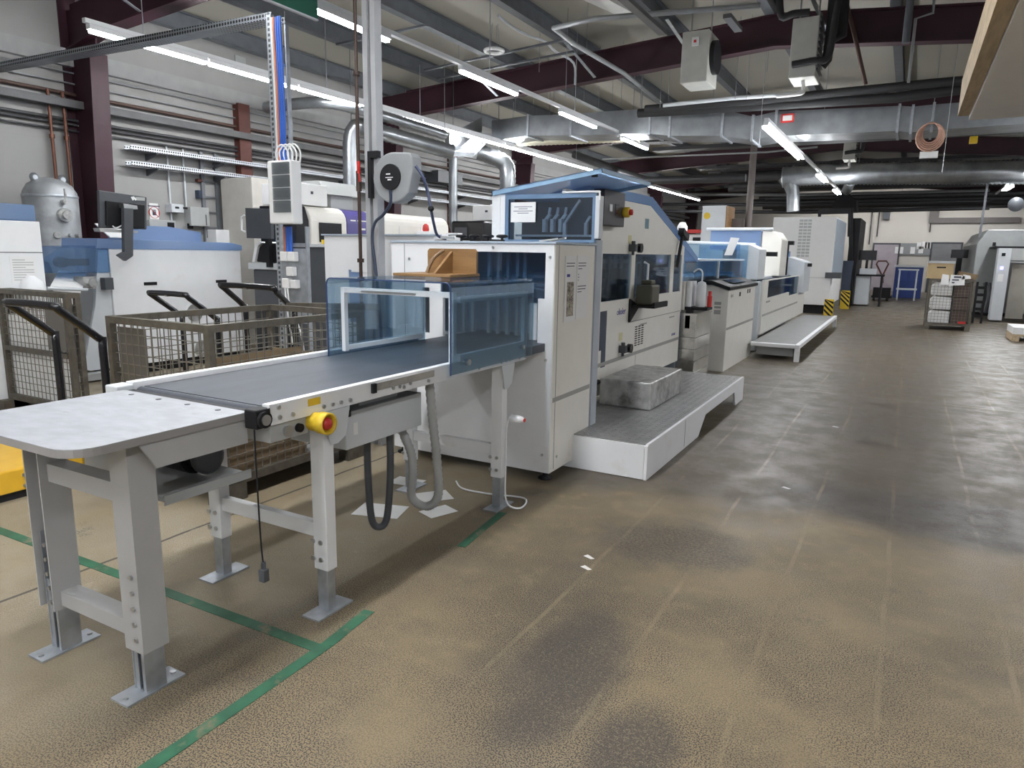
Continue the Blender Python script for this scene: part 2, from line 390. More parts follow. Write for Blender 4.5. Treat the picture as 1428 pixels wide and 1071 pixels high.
# roof: two shallow slopes, ridge along Y
def roof_z(x, base=5.03): return base + (.07*(x+10.3) if x < -2.2 else .07*8.1-.085*(x+2.2))
def roof_material():
    m = mat('roof_sheet', (.35, .333, .285), .6, var=.03, scale=1.)
    nt = m.node_tree; p = nt.nodes['Principled BSDF']; tc = nd(nt, 'ShaderNodeTexCoord')
    wv = nd(nt, 'ShaderNodeTexWave', wave_type='BANDS', bands_direction='Y'); wv.inputs['Scale'].default_value = 1.6; wv.wave_profile = 'SAW'
    nt.links.new(tc.outputs['Object'], wv.inputs['Vector'])
    b = nd(nt, 'ShaderNodeBump'); b.inputs['Strength'].default_value = .25; b.inputs['Distance'].default_value = .02
    nt.links.new(wv.outputs['Fac'], b.inputs['Height']); nt.links.new(b.outputs[0], p.inputs['Normal']); return m
struct('ceiling', MB().xz([(XW-.3, roof_z(XW-.3)), (-2.2, roof_z(-2.2)), (9, roof_z(9)), (9, roof_z(9)+.12), (-2.2, roof_z(-2.2)+.12), (XW-.3, roof_z(XW-.3)+.12)], -9, 40.2),
       roof_material(), 'cream corrugated roof sheeting', 'roof')
FR = [6.0, 12.4, 18.5, 24.6, 30.7, 36.8]
for i, y in enumerate(FR):
    c = MB()           # tapered column: flange, web, flange
    z1 = 4.08
    c.xz([(XW, 0), (XW+.02, 0), (XW+.02, 5.1), (XW, 5.1)], y-.12, y+.12)
    c.xz([(XW+.02, 0), (XW+.40, 0), (XW+.62, z1), (XW+.62, 4.7), (XW+.02, 4.7)], y-.012, y+.012)
    c.xz([(XW+.40, 0), (XW+.425, 0), (XW+.645, z1), (XW+.62, z1)], y-.12, y+.12)
    c.box(XW+.02, XW+.645, y-.12, y+.12, z1-.01, z1+.015)
    struct('steel_column', c, PURPLE, ['purple steel column beside the galvanised tank', 'purple steel column behind the hose reel', 'purple steel column behind the raised blue lid',
            'purple steel column fourth along the left wall', 'purple steel column fifth along the left wall', 'purple steel column at the far end of the left wall'][i], 'column')
    b = MB()
    zb = lambda x: roof_z(x)-.75+(.0)
    zt = lambda x: roof_z(x)-.27
    b.xz([(XW+.1, z1+.1), (XW+.9, zb(XW+.9)), (-2.2, zb(-2.2)), (9, zb(9)), (9, zt(9)), (-2.2, zt(-2.2)), (XW+.1, zt(XW+.1))], y-.009, y+.009)
    for (x0, x1) in ((XW+.9, -2.2), (-2.2, 9)):
        b.xz([(x0, zb(x0)), (x1, zb(x1)), (x1, zb(x1)+.02), (x0, zb(x0)+.02)], y-.11, y+.11)
        b.xz([(x0, zt(x0)), (x1, zt(x1)), (x1, zt(x1)-.02), (x0, zt(x0)-.02)], y-.11, y+.11)
    b.xz([(XW+.1, z1+.1), (XW+.9, zb(XW+.9)), (XW+.9, zb(XW+.9)+.02), (XW+.1, z1+.12)], y-.11, y+.11)
    struct('roof_beam', b, PURPLE, ['purple steel roof beam nearest the camera', 'purple steel roof beam behind the two cooling units', 'purple steel roof beam behind the rectangular duct',
            'purple steel roof beam fourth from the camera', 'purple steel roof beam fifth from the camera', 'purple steel roof beam nearest the far wall'][i], 'beam')
for x in (-9.9, -8.45, -6.9, -5.5, -3.85, -2.3, -.55, 1.2, 2.9, 4.6, 6.4):
    z = roof_z(x)
    struct('roof_purlin', MB().box(x-.012, x+.012, -8.8, 39.9, z-.26, z-.02).box(x-.07, x+.07, -8.8, 39.9, z-.275, z-.26).box(x-.07, x+.07, -8.8, 39.9, z-.03, z-.015), PURLIN,
           'dark grey steel purlin running the length of the roof', 'purlin')['group'] = 'roof purlins'
# raised office edge above the aisle on the right
mz = thing('mezzanine_edge', 'white boarded overhang with a bare timber edge, upper right corner', 'overhang', (1.5, 5, 2.6))
MB().box(.275, 4.5, 3.0, 6.32, 2.6, 2.85).build('white_soffit', PLASTER, mz)
MB().box(.20, .272, 3.0, 6.25, 2.62, 2.87).build('timber_edge', TIMBER, mz)
# green floor tape
def strip(name, pts, wd, label):
    b = MB()
    for (p, q) in zip(pts[:-1], pts[1:]): b.bar((p[0], p[1], .0015), (q[0], q[1], .0015), wd, .002)
    return solo(name, b, GREENT, label, 'floor tape')
strip('floor_tape', [(-1.90, .6), (-1.915, 1.5), (-1.925, 1.95), (-1.96, 2.25)], .055, 'green tape line on the floor running along the aisle past the table')
strip('floor_tape', [(-1.99, 3.05), (-2.03, 3.4), (-2.05, 3.62)], .05, 'worn end of the green tape line by the far conveyor leg')
pa, pb = at(0, 740, Z=0), at(440, 903, Z=0)
strip('floor_tape', [(pa.x-1, pa.y-.05), (pa.x, pa.y), (pb.x, pb.y)], .055, 'green tape line crossing the floor under the outfeed table')

# ================================================================== TUBE LUMINAIRES
def luminaire(x, y0, y1, z=3.9, twin=False, label=None, group='ceiling tube lamps', name='tube_lamp', wings=0):
    o = thing(name, label, 'lamp', (x, (y0+y1)/2, z), group)
    MB().box(x-.035, x+.035, y0, y1, z+.02, z+.075).build('housing', WHITE, o)
    if wings: MB().box(x-wings, x+wings, y0, y1, z+.0765, z+.0775).prism([(x-wings, y0, z+.0765), (x-wings-.03, y0, z+.0), (x-wings-.028, y0, z+.0), (x-wings+.002, y0, z+.0765)], (0, y1-y0, 0)).prism([(x+wings, y0, z+.0765), (x+wings+.03, y0, z+.0), (x+wings+.028, y0, z+.0), (x+wings-.002, y0, z+.0765)], (0, y1-y0, 0)).build('roof_light_shield', WHITE, o)  # side wings added to keep lamp light off the roof
    for dx in ((-.04, .04) if twin else (0,)):
        MB().box(x+dx-(.012 if twin and z < 3.6 else .028), x+dx+(.012 if twin and z < 3.6 else .028), y0+.02, y1-.02, z-.012, z+.0195).build('tube', TUBE, o)
    return o
rows = 0
def row(x, segs, trunk, words, twin=False, z=3.9, wings=0):
    if trunk:
        solo('lighting_trunking', MB().box(x-.03, x+.03, trunk[0], trunk[1], z+.0785, z+.125), WHITE, 'white trunking rail carrying the tube lamps '+words, 'trunking')
    for i, (a, b) in enumerate(segs): luminaire(x, a, b, z, twin, 'lit ceiling tube lamp in the row '+words, 'tube lamps in the row '+words, wings=wings)
row(-8.1, [(4.94+1.53*i, 6.44+1.53*i) for i in range(17)], (4.9, 31), 'over the left machines')
row(-5.36, [(-6, -4.5), (-3, -1.5), (.0, 1.5), (3.2, 4.7), (5.2, 6.7), (8.16, 9.69), (11.2, 12.75), (14.15, 15.75)], (-6, 15.8), 'over the binding line')
row(-2.02, [(11.15, 12.95), (13.0, 15.0), (18.0, 19.7), (22.1, 23.6)], (11.15, 23.6), 'beside the aisle', True, z=3.45)
for x in (-3.6, -.6, 2.4): luminaire(x, 37.0, 38.5, 4.5, True, 'added tube lamp for the far wall, hidden behind the last roof beam', 'added tube lamps behind the last roof beam')  # unseen lamps added to brighten the far wall
for x in (-3.6, -.6, 2.4): solo('lamp_hanger', MB().cyl((x, 37.7, 4.57), (x, 37.7, roof_z(x)-.02), .01, n=5), PIPEG, 'short rod holding an added lamp behind the last roof beam', 'rod', 'rods of the added lamps behind the last roof beam')
row(2.55, [(20.5, 22), (22.4, 23.9), (24.4, 26), (27.8, 29.3)], (20, 32), 'right of the aisle', True, wings=.09)
for k in range(5): luminaire(-2.3, -7.5+2.45*k, -6.0+2.45*k, 3.9, True, 'lit ceiling tube lamp in the row above the near aisle', 'tube lamps in the row above the near aisle', wings=.09)
for y in (-6, -3.5, -1, 7.4, 10.6, 13.8, 17.0): luminaire(2.55, y, y+1.5, 3.9, True, 'lit ceiling tube lamp in the row right of the aisle', 'tube lamps in the row right of the aisle', wings=.09)
# ================================================================== OUTFEED TABLE
t = thing('outfeed_table', 'grey topped outfeed table with rounded front corner on grey steel legs', 'table', (-2.5, 1.5, 0))
def rounded(x0, x1, y0, y1, r, n=6):
    p = [(x0, y1), ]
    p += [(x0+r-r*math.cos(PI/2*i/n), y0+r-r*math.sin(PI/2*i/n)) for i in range(n+1)]
    p += [(x1-r+r*math.sin(PI/2*i/n), y0+r-r*math.cos(PI/2*i/n)) for i in range(n+1)]
    p += [(x1, y1)]; return p
TP = rounded(-2.92, -2.14, 1.13, 1.80, .10)
MB().xy(TP, .957, .9825).build('edge', TEDGE, t); MB().xy(TP, .9827, .985).build('tabletop', TABLE, t)
sc = MB()
for x in (-2.80, -2.62, -2.44, -2.26): sc.cyl((x, 1.755, .985), (x, 1.755, .9868), .011, n=10)
sc.build_each('screw', DGREY, t)
for x in (-2.82, -2.28):
    leg = MB().box(x-.052, x-.045, 1.35, 1.46, .19, .9565).box(x-.045, x+.045, 1.453, 1.46, .19, .9565).box(x+.045, x+.052, 1.35, 1.46, .19, .9565) if x < -2.5 else \
          MB().box(x-.052, x+.052, 1.36, 1.367, .17, .9565).box(x-.052, x-.045, 1.367, 1.46, .17, .9565).box(x+.045, x+.052, 1.367, 1.46, .17, .9565)
    lo = leg.build('leg', LEGP, t)
    ft = MB().box(x-.035, x-.03, 1.37, 1.45, .008, .5 if x < -2.5 else .3).box(x+.03, x+.035, 1.37, 1.45, .008, .5 if x < -2.5 else .3).box(x-.03, x-.01, 1.375, 1.38, .008, .3).box(x+.01, x+.03, 1.375, 1.38, .008, .3)
    ft.box(x-.03, x+.03, 1.44, 1.45, .008, .3); ft.build('foot', GALV, lo)
    MB().box(x-.055, x+.045, 1.29, 1.52, 0, .008).build('base_plate', GALV, lo)
    bt = MB()
    for z in (.22, .28, .34, .40, .46): bt.cyl((x+.02, 1.36, z), (x+.02, 1.352, z), .009, n=8)
    for y in (1.31, 1.50): bt.cyl((x, y, .008), (x, y, .014), .010, n=8)
    bt.build_each('bolt', STEEL, lo)
for z0, z1 in ((.715, .785), (.205, .265)):
    MB().box(-2.768, -2.332, 1.38, 1.385, z0, z1).box(-2.768, -2.332, 1.385, 1.45, z1-.005, z1).build('crossbar', LEGP, t)
MB().yz([(1.36, .956), (1.80, .956), (1.80, .86), (1.42, .86)], -2.165, -2.155).build('side_bracket', LEGP, t)

# ================================================================== BELT CONVEYOR
c = thing('belt_conveyor', 'white framed belt conveyor with dark blue belt feeding into the delivery cabinet', 'conveyor', (-2.5, 3, 0))
MB().box(-2.93, -2.13, 1.90, 4.78, .93, .985).cyl((-2.93, 1.885, .955), (-2.13, 1.885, .955), .030, n=16).build('belt', BELT, c)
for x0, x1 in ((-2.125, -2.085), (-2.985, -2.935)):
    r_ = MB().box(x0, x1, 1.85, 3.95, .925, 1.005).box(x0-.0, x1, 1.85, 3.95, 1.005, 1.008).build('side_rail', WHITE, c, .004)
MB().box(-2.93, -2.13, 1.822, 1.85, .945, .978).build('nose_bar', BLACK, c)
br = MB().box(-2.14, -2.075, 1.775, 1.848, .925, 1.0).cyl((-2.075, 1.81, .96), (-2.062, 1.81, .96), .032, n=18); br.build('bearing_block', BLACK, c, .006)
MB().cyl((-2.0619, 1.81, .96), (-2.056, 1.81, .96), .021, n=16).build('roller_end', STEEL, c)
MB().box(-3.02, -2.935, 1.775, 1.86, .94, 1.0).build('bearing_block', LGREY, c, .006)
bolts = MB()
for y, z in [(q_.y, min(.995, max(.934, q_.z))) for q_ in [at(u_, v_, X=-2.08) for u_, v_ in ((373.6,572),(374.7,586),(390.6,582),(389,568),(409,578),(452,567),(464.5,564),(476,561),(489,558),(548.6,541),(558,539),(563.8,540),(572.7,534.5),(598,531),(669,513.5),(700,505),(706.5,503),(712,501.6),(725,499),(733,497))]]:
    bolts.cyl((-2.0845, y, z), (-2.077, y, z), .009, n=8)
bolts.build_each('bolt', STEEL, c)
MB().box(-2.0845, -2.079, 2.47, 2.93, .962, .996).build('scale_rule', ALU, c)
MB().box(-2.0845, -2.070, 2.44, 2.465, .955, .999).build('scale_end', BLACK, c)
lb = MB().box(-2.0845, -2.0835, 2.05, 2.12, .965, .995); lb.build('warning_label', YEL2, c)
# legs with telescopic feet
for x in (-2.82, -2.13):
    for y in (2.17, 3.70):
        lo = MB().box(x-.045, x+.035, y-.03, y+.03, .20, .92).build('leg', WHITE, c, .003)
        MB().box(x-.033, x+.025, y-.024, y+.024, .008, .199).build('foot', GALV, lo)
        MB().box(x-.05, x+.05, y-.11, y+.11, 0, .008).build('base_plate', GALV, lo)
        bt = MB()
        for z in (.25, .33): bt.cyl((x-.045, y-.031, z), (x-.045, y-.037, z), .012, n=8).cyl((x, y-.0305, z), (x, y-.037, z), .011, n=8)
        bt.build_each('bolt', STEEL, lo)
for y in (2.17, 3.70): MB().box(-2.785, -2.175, y-.02, y+.02, .345, .41).build('crossbar', WHITE, c, .002)
for y in (2.20, 3.70): MB().yz([(y-.07, .925), (y+.09, .925), (y+.06, .80), (y+.01, .775), (y-.03, .775)], -2.0845, -2.078).build('gusset_plate', LGREY, c)
# control box, emergency stop, electrical box, drive unit
MB().box(-2.30, -2.10, 1.86, 2.06, .85, .923).build('switch_box', GREYP, c, .004)
k = MB().cyl((-2.099, 1.945, .885), (-2.085, 1.945, .885), .022, n=14); k.build('key_switch', STEEL, c)
MB().cyl((-2.099, 2.005, .885), (-2.082, 2.005, .885), .018, n=14).build('push_button', BLACK, c)
es = MB().cyl((-2.099, 2.085, .895), (-2.055, 2.085, .895), .040, n=18)
es.lathe([(.040, 0), (.046, .004), (.046, .05), (.038, .05), (.038, .02)], (-2.055, 2.085, .895), 18, 'x'); eo = es.build('emergency_stop', YEL2, c)
MB().lathe([(.024, 0), (.027, .01), (.027, .035), (.02, .045), (.001, .048)], (-2.050, 2.085, .895), 18, 'x').build('stop_button', RED, eo)
eb = MB().box(-2.62, -2.25, 2.45, 3.05, .655, .84).build('electrical_box', LGREY, c, .006)
MB().box(-2.2495, -2.248, 2.50, 2.53, .72, .78).build('type_label', PAPER, eb)
MB().box(-2.5, -2.30, 2.6, 2.9, .84, .925).build('box_bracket', GREYP, c)
MB().cyl((-2.2, 2.40, .86), (-2.2, 2.40, .92), .009, n=8).cyl((-2.2, 2.40, .84), (-2.2, 2.40, .865), .022, n=10).build('levelling_knob', BLACK, c)
du = MB().box(-2.95, -2.55, 1.62, 1.625, .62, .80).box(-2.95, -2.45, 1.63, 2.05, .615, .622).box(-2.45, -2.444, 1.63, 2.05, .60, .64)
du.build('motor_tray', GREYP, c)
mo = MB().cyl((-2.86, 1.90, .72), (-2.60, 1.90, .72), .085, n=18).cyl((-2.60, 1.90, .72), (-2.55, 1.90, .72), .06, n=14).box(-2.8, -2.7, 1.86, 1.94, .79, .85)
mo.build('drive_motor', BLACK, c)
MB().lathe([(.062, 0), (.075, .005), (.075, .03), (.062, .035)], (-2.55, 1.90, .72), 18, 'x').build('motor_pulley', DGREY, c)
# tinted hood with its aluminium frame
h = MB(); HX0, HX1, HY0, HY1, HZ0, HZ1, R, T = -2.90, -2.045, 3.03, 3.97, .955, 1.44, .035, .007
def arch(x0, x1, z0, z1, r, n=6):
    return [(x0, z0)]+[(x0+r-r*math.cos(PI/2*i/n), z1-r+r*math.sin(PI/2*i/n)) for i in range(n+1)]+[(x1-r+r*math.sin(PI/2*i/n), z1-r+r*math.cos(PI/2*i/n)) for i in range(n+1)]+[(x1, z0)]
a1, a2 = arch(HX0, HX1, HZ0, HZ1, R), arch(HX0+T, HX1-T, HZ0, HZ1-T, R-T)
n = len(a1)
vs = [(x, HY0, z) for x, z in a1]+[(x, HY0, z) for x, z in a2]+[(x, HY1, z) for x, z in a1]+[(x, HY1, z) for x, z in a2]
fs = []
for i in range(n-1): fs += [(i, i+1, n+i+1, n+i), (2*n+i, 3*n+i, 3*n+i+1, 2*n+i+1), (i, 2*n+i, 2*n+i+1, i+1), (n+i, n+i+1, 3*n+i+1, 3*n+i)]
fs += [(0, n, 3*n, 2*n), (n-1, 3*n-1, 4*n-1, 2*n-1)]
h.add(vs, fs); hood = h.build('hood', BLUEG, c)
# dark polished rim on the front edge of the acrylic
rim = MB()
for i in range(n-1): rim.bar((a1[i][0], HY0-.002, a1[i][1]-.002), (a1[i+1][0], HY0-.002, a1[i+1][1]-.002), .006, .006)
rim.build('hood_edge', mat('acrylic_edge', (.03, .06, .16), .3), hood)
fr = MB()
for y in (3.10,): 
    fr.box(-2.86, -2.835, y, y+.03, 1.012, 1.385).box(-2.105, -2.075, y, y+.03, 1.012, 1.385).box(-2.834, -2.106, y, y+.03, 1.355, 1.385)
for x0, x1 in ((-2.082, -2.058),): fr.box(x0, x1, 3.14, 3.87, 1.012, 1.05).box(x0, x1, 3.87, 3.91, 1.012, 1.36).box(x0, x1, 3.14, 3.87, 1.33, 1.36)
fr.box(-2.88, -2.862, 3.14, 3.9, 1.012, 1.04)
fr.build('hood_frame', WHITE, hood)
MB().box(-2.70, -2.32, 3.092, 3.099, 1.362, 1.372).build('handle_strip', STEEL, hood)
MB().cyl((-2.0449, 3.2, 1.005), (-2.035, 3.2, 1.005), .018, n=12).cyl((-2.0449, 3.83, 1.02), (-2.035, 3.83, 1.02), .012, n=10).build('clamp_screw', STEEL, hood)
# corrugated hoses below the electrical box
hs = MB(); p = [Vector(v) for v in ((-2.42, 3.02, .70), (-2.34, 3.06, .5), (-2.33, 3.07, .36), (-2.36, 3.10, .20), (-2.30, 3.16, .14), (-2.22, 3.16, .22), (-2.20, 3.12, .45), (-2.20, 3.08, .70), (-2.20, 3.05, .93))]
sp = smooth_path(p, 14); hs.tube(sp, [.027 if i % 2 else .0225 for i in range(len(sp))], 10)
hs.build('corrugated_hose', GREYP, c)
MB().tube([(-2.46, 2.84, .655), (-2.46, 2.84, .40), (-2.45, 2.85, .14), (-2.42, 2.88, .085), (-2.39, 2.91, .14), (-2.37, 2.92, .40), (-2.37, 2.92, .655)], .02, 10, 5).build('cable_hose', DGREY, c)
# hanging sensor cable
hc = MB().tube([(-2.075, 1.765, .93), (-2.07, 1.76, .8), (-2.072, 1.765, .5), (-2.07, 1.77, .38)], .0035, 6, 4)
so = thing('sensor_cable', 'black cable hanging from the conveyor corner with a grey plug at its end', 'cable', (-2.07, 1.77, .3))
hc.build('cable', BLACK, so)
MB().box(-2.085, -2.055, 1.755, 1.785, .32, .372).cyl((-2.07, 1.77, .37), (-2.07, 1.77, .40), .010, n=8).build('plug', DGREY, so, .004)
# white extension lead tied to the far leg
ex = thing('extension_lead', 'white cable tied to the far conveyor leg, looped on the floor', 'cable', (-2.06, 3.7, 0))
MB().tube([(-2.03, 3.68, .62), (-2.055, 3.66, .55), (-2.06, 3.66, .3), (-2.05, 3.66, .06), (-1.98, 3.72, .012), (-2.05, 3.9, .008), (-2.3, 3.85, .008), (-2.5, 3.85, .008), (-2.62, 3.95, .01)], .006, 7, 6).build('cable', WHITE, ex)
MB().lathe([(.012, 0), (.024, .02), (.026, .06), (.020, .085), (.010, .10)], (-2.035, 3.66, .60), 12, 'x').build('socket', WHITE, ex)
MB().cyl((-1.936, 3.66, .60), (-1.93, 3.66, .60), .012, n=10).build('socket_face', RED, ex)
# wooden jig on the hood
j = thing('wooden_jig', 'plywood L-shaped jig standing on top of the tinted hood', 'jig', (-2.6, 3.7, 1.441))
MB().box(-2.86, -2.42, 3.58, 3.92, 1.4405, 1.459).build('base_board', WOOD, j, .003)
MB().xz([(-2.76, 1.459), (-2.385, 1.459), (-2.385, 1.60), (-2.40, 1.615), (-2.745, 1.615), (-2.76, 1.60)], 3.82, 3.838).build('upright_board', WOOD, j)
MB().prism([(-2.58, 3.819, 1.46), (-2.58, 3.819, 1.60), (-2.58, 3.62, 1.46)], (.018, 0, 0)).build('brace', WOOD, j)
MB().tube([(-2.62, 3.80, 1.605), (-2.66, 3.74, 1.55), (-2.68, 3.70, 1.465)], .012, 8, 5).build('strap', mat('leather', (.20, .12, .06), .6), j)
# papers under the conveyor
for i, (x, y, a, s_) in enumerate(((-2.72, 3.25, .3, .30), (-2.60, 3.62, .9, .26), (-2.92, 3.78, .1, .22), (-2.40, 3.42, 1.2, .2))):
    ca, sa = math.cos(a), math.sin(a)
    pts = [(x+ca*u-sa*v, y+sa*u+ca*v) for u, v in ((-s_*.5, -s_*.36), (s_*.5, -s_*.36), (s_*.5, s_*.36), (-s_*.5, s_*.36))]
    solo('paper_sheet', MB().xy(pts, .0012+.0008*i, .0018+.0008*i), PAPER, ['large white paper sheet on the floor under the conveyor, nearest the camera', 'white paper sheet on the floor at the foot of the corrugated hose',
         'small white paper sheet on the floor beside the mesh cage', 'crumpled white sheet on the floor between the conveyor legs'][i], 'paper')
sc_ = [((822, 776), 'white paper scrap on the aisle floor, upper of the pair'), ((818, 791), 'longer white paper scrap on the aisle floor, lower of the pair'), ((1096, 680), 'white paper sliver in the middle of the aisle'), ((1165, 595), 'tiny white paper chip far along the aisle')]
for i, (q, l) in enumerate(sc_):
    p = at(q[0], q[1], Z=0); solo('paper_scrap', MB().xy([(p.x-.03, p.y-.012), (p.x+.02, p.y-.03), (p.x+.035, p.y-.015), (p.x-.015, p.y+.015)], .001, .002), PAPER, l, 'paper')
p = at(175, 690, Z=0); 
solo('paper_scrap', MB().xy([(p.x-.10, p.y-.02), (p.x+.10, p.y-.03), (p.x+.12, p.y+.03), (p.x-.06, p.y+.05)], .001, .003), PAPER, 'torn white paper strip on the floor behind the table leg', 'paper')

# ================================================================== DELIVERY CABINET (conveyor runs into it)
d = thing('delivery_cabinet', 'white delivery cabinet with tinted window that the conveyor enters', 'machine', (-2.75, 4.65, 0))
FY = 4.31
MB().grid('y', FY, FY+.03, -3.45, -2.075, .06, 1.655, [(-3.0, -2.14, 1.29, 1.60), (-2.98, -2.19, .915, 1.33), (-3.16, -3.10, .99, 1.33)]).build('front_panel', LGREY if False else WHITE, d)
MB().box(-2.07-.03, -2.07, FY+.005, 5.0, .06, 1.655).build('side_panel', WARMLIT, d, .003)
MB().box(-3.45, -3.42, FY+.031, 5.0, .06, 1.655).box(-3.42, -2.101, 4.94, 4.98, .06, .9).build('rear_panel', WHITE, d)
MB().box(-3.46, -2.06, FY-.01, 5.0, 1.656, 1.672).build('top_cover', BGREY, d, .003)
MB().box(-3.002, -2.138, FY+.008, FY+.016, 1.288, 1.602).build('window_pane', BLUEW, d)
MB().box(-2.0695, -2.068, FY+.02, 4.985, .570, .603).build('stripe', STRIPE, d)
MB().box(-2.0695, -2.0685, FY+.06, FY+.064, .08, 1.65).box(-3.33, -3.326, FY-.0012, FY-.0003, .08, 1.65).build('panel_gap', DGREY, d)
sb = MB()
for x, z in ((-3.28, 1.54), (-2.55, 1.63), (-2.105, 1.57), (-2.12, .87), (-2.13, .19)): sb.cyl((x, FY-.001, z), (x, FY-.009, z), .010, n=8)
for y, z in ((4.42, .16), (4.93, .22)): sb.cyl((-2.0695, y, z), (-2.063, y, z), .010, n=8)
sb.build_each('lock_screw', STEEL, d)
fe = MB()
for x in (-2.13, -3.40):
    for y in (4.37, 4.93): fe.lathe([(.05, 0), (.052, .012), (.02, .025), (.02, .06)], (x, y, 0), 14)
fe.build_each('foot', BLACK, d)
# interior: guide rods, chains, green clamps behind the window
inn = MB()
for x in (-2.92, -2.84, -2.70, -2.62, -2.54, -2.46, -2.40): inn.box(x-.012, x+.012, 4.50, 4.53, 1.0, 1.62)
inn.box(-3.3, -2.2, 4.56, 4.60, 1.36, 1.38).bar((-2.6, 4.5, 1.40), (-2.15, 4.5, 1.32), .012)
inn.build_each('guide_rod', LGREY, d)
g = MB()
for x in (-2.88, -2.66, -2.54, -2.42): g.box(x-.03, x+.03, 4.46, 4.49, 1.38, 1.42).cyl((x, 4.46, 1.43), (x, 4.46, 1.36), .014, n=8)
g.build('clamp', mat('teal_clamp', (.05, .22, .18), .4), d)
MB().box(-3.40, -2.11, 4.80, 4.83, .95, 1.64).build('inner_wall', mat('inner_blue', (.42, .52, .62), .5), d)
MB().box(-3.08, -3.02, 4.36, 4.40, .99, 1.30).box(-2.30, -2.24, 4.40, 4.44, .99, 1.25).build_each('inner_post', WHITE, d)
# notices in plastic sleeves on its side panel, taped notice behind the upper window
for k, (y0, y1, z0, z1, l) in enumerate(((4.47, 4.66, 1.12, 1.58, 'sheet with a photo in a clear sleeve, left of the pair on the cabinet'), (4.67, 4.88, 1.13, 1.585, 'plain text sheet in a clear sleeve, right of the pair on the cabinet'))):
    nt_ = thing('notice_sheet', l, 'notice', (-2.066, (y0+y1)/2, z0))
    MB().box(-2.0675, -2.0655, y0, y1, z0, z1).build('paper', PAPER, nt_)
    ln = MB()
    rows_ = [(1.53, .14), (1.51, .13)] if k == 0 else [(1.53, .14), (1.51, .135), (1.49, .07), (1.45, .015), (1.43, .02), (1.41, .015), (1.365, .15), (1.345, .14), (1.325, .07)]
    for z, L_ in rows_: ln.box(-2.0652, -2.0648, y0+.02, y0+.02+L_, z-.0028, z+.0028)
    ln.build('text_line', INK, nt_)
    if k == 0:
        MB().box(-2.0652, -2.0648, y0+.035, y0+.15, 1.16, 1.40).build('photo', mat('photo_print', (.40, .36, .28), .5, var=.6, scale=60, dirt=(.07, .055, .045), dscale=22, dlo=.45, dhi=.6), nt_)
        MB().box(-2.0652, -2.0648, y0+.03, y0+.08, 1.435, 1.455).build('blue_mark', INKB, nt_)
for k, x in enumerate((-3.02, -2.90, -2.78, -2.66)):
    solo('star_knob', MB().cyl((x, 4.62, 1.673), (x, 4.62, 1.70), .010, n=8).lathe([(.012, 0), (.042, .006), (.045, .018), (.03, .026)], (x, 4.62, 1.70), 12), BLACK,
         'black star knob in the row on top of the delivery cabinet', 'knob', 'star knobs on the delivery cabinet')
solo('folded_gauge', MB().bar((-2.34, 4.6, 1.68), (-2.22, 4.66, 1.70), .02, .012).bar((-2.30, 4.7, 1.68), (-2.16, 4.66, 1.705), .02, .012), STEEL, 'small chrome clamp lying on top of the delivery cabinet', 'clamp')

# wing of the line left of the cabinet
wg = thing('side_unit', 'white machine unit with tall blue tinted panels behind the hose reel post', 'machine', (-4.25, 5.1, 0))
MB().grid('y', 4.9, 4.93, -4.70, -3.47, .06, 1.72, [(-4.42, -4.28, .95, 1.42), (-4.27, -3.60, .72, 1.36)]).build('front_panel', WHITE, wg)
MB().box(-4.70, -4.67, 4.931, 5.69, .06, 1.72).box(-4.66, -3.65, 5.7, 5.73, .06, 1.70).build('rear_panel', WHITE, wg)
MB().box(-4.72, -3.465, 4.88, 5.0, 1.721, 1.735).build('top_cover', BGREY, wg)
MB().box(-4.42, -4.28, 4.908, 4.914, .95, 1.42).build('tinted_strip', BLUEC2, wg)
MB().box(-4.27, -3.60, 4.908, 4.914, .72, 1.36).build('tinted_panel', BLUEG, wg)
MB().box(-4.25, -3.62, 5.3, 5.33, .5, 1.40).build('inner_panel', LGREY, wg)
MB().box(-4.38, -4.02, 4.893, 4.899, 1.40, 1.66).build('hatch', WHITE, wg)
# ================================================================== BINDING MACHINE
b = thing('binding_machine', 'long white perfect binder with tinted windows, sloping blue cover and raised lid', 'machine', (-2.7, 6.8, 0))
PX = -2.40; W0, W1 = 1.165, 1.60
wins = [(5.98, 6.75), (6.86, 8.09), (8.22, 8.53)]
sp_ = MB().grid('x', PX-.03, PX, 5.16, 8.62, .30, W1, [(a, e, W0, W1) for a, e in wins]+[(8.60, 8.7, .2, .91)])
sp_.yz([(5.16, W1), (8.62, W1), (8.62, 1.705), (8.36, 1.77), (7.25, 2.095), (5.16, 2.095)], PX-.03, PX)
sp_.build('side_panel', WARMLIT, b)
for a, e in wins: MB().box(PX-.02, PX-.012, a-.002, e+.002, W0-.002, W1+.002).build('window_pane', BLUEW, b)
MB().box(-2.99, -2.96, 5.16, 8.62, .1, 1.68).box(-2.955, PX-.031, 8.60, 8.62, .2, 1.7).box(-2.955, PX-.031, 5.16, 8.59, .9, .93).build('inner_shell', BGREY, b)
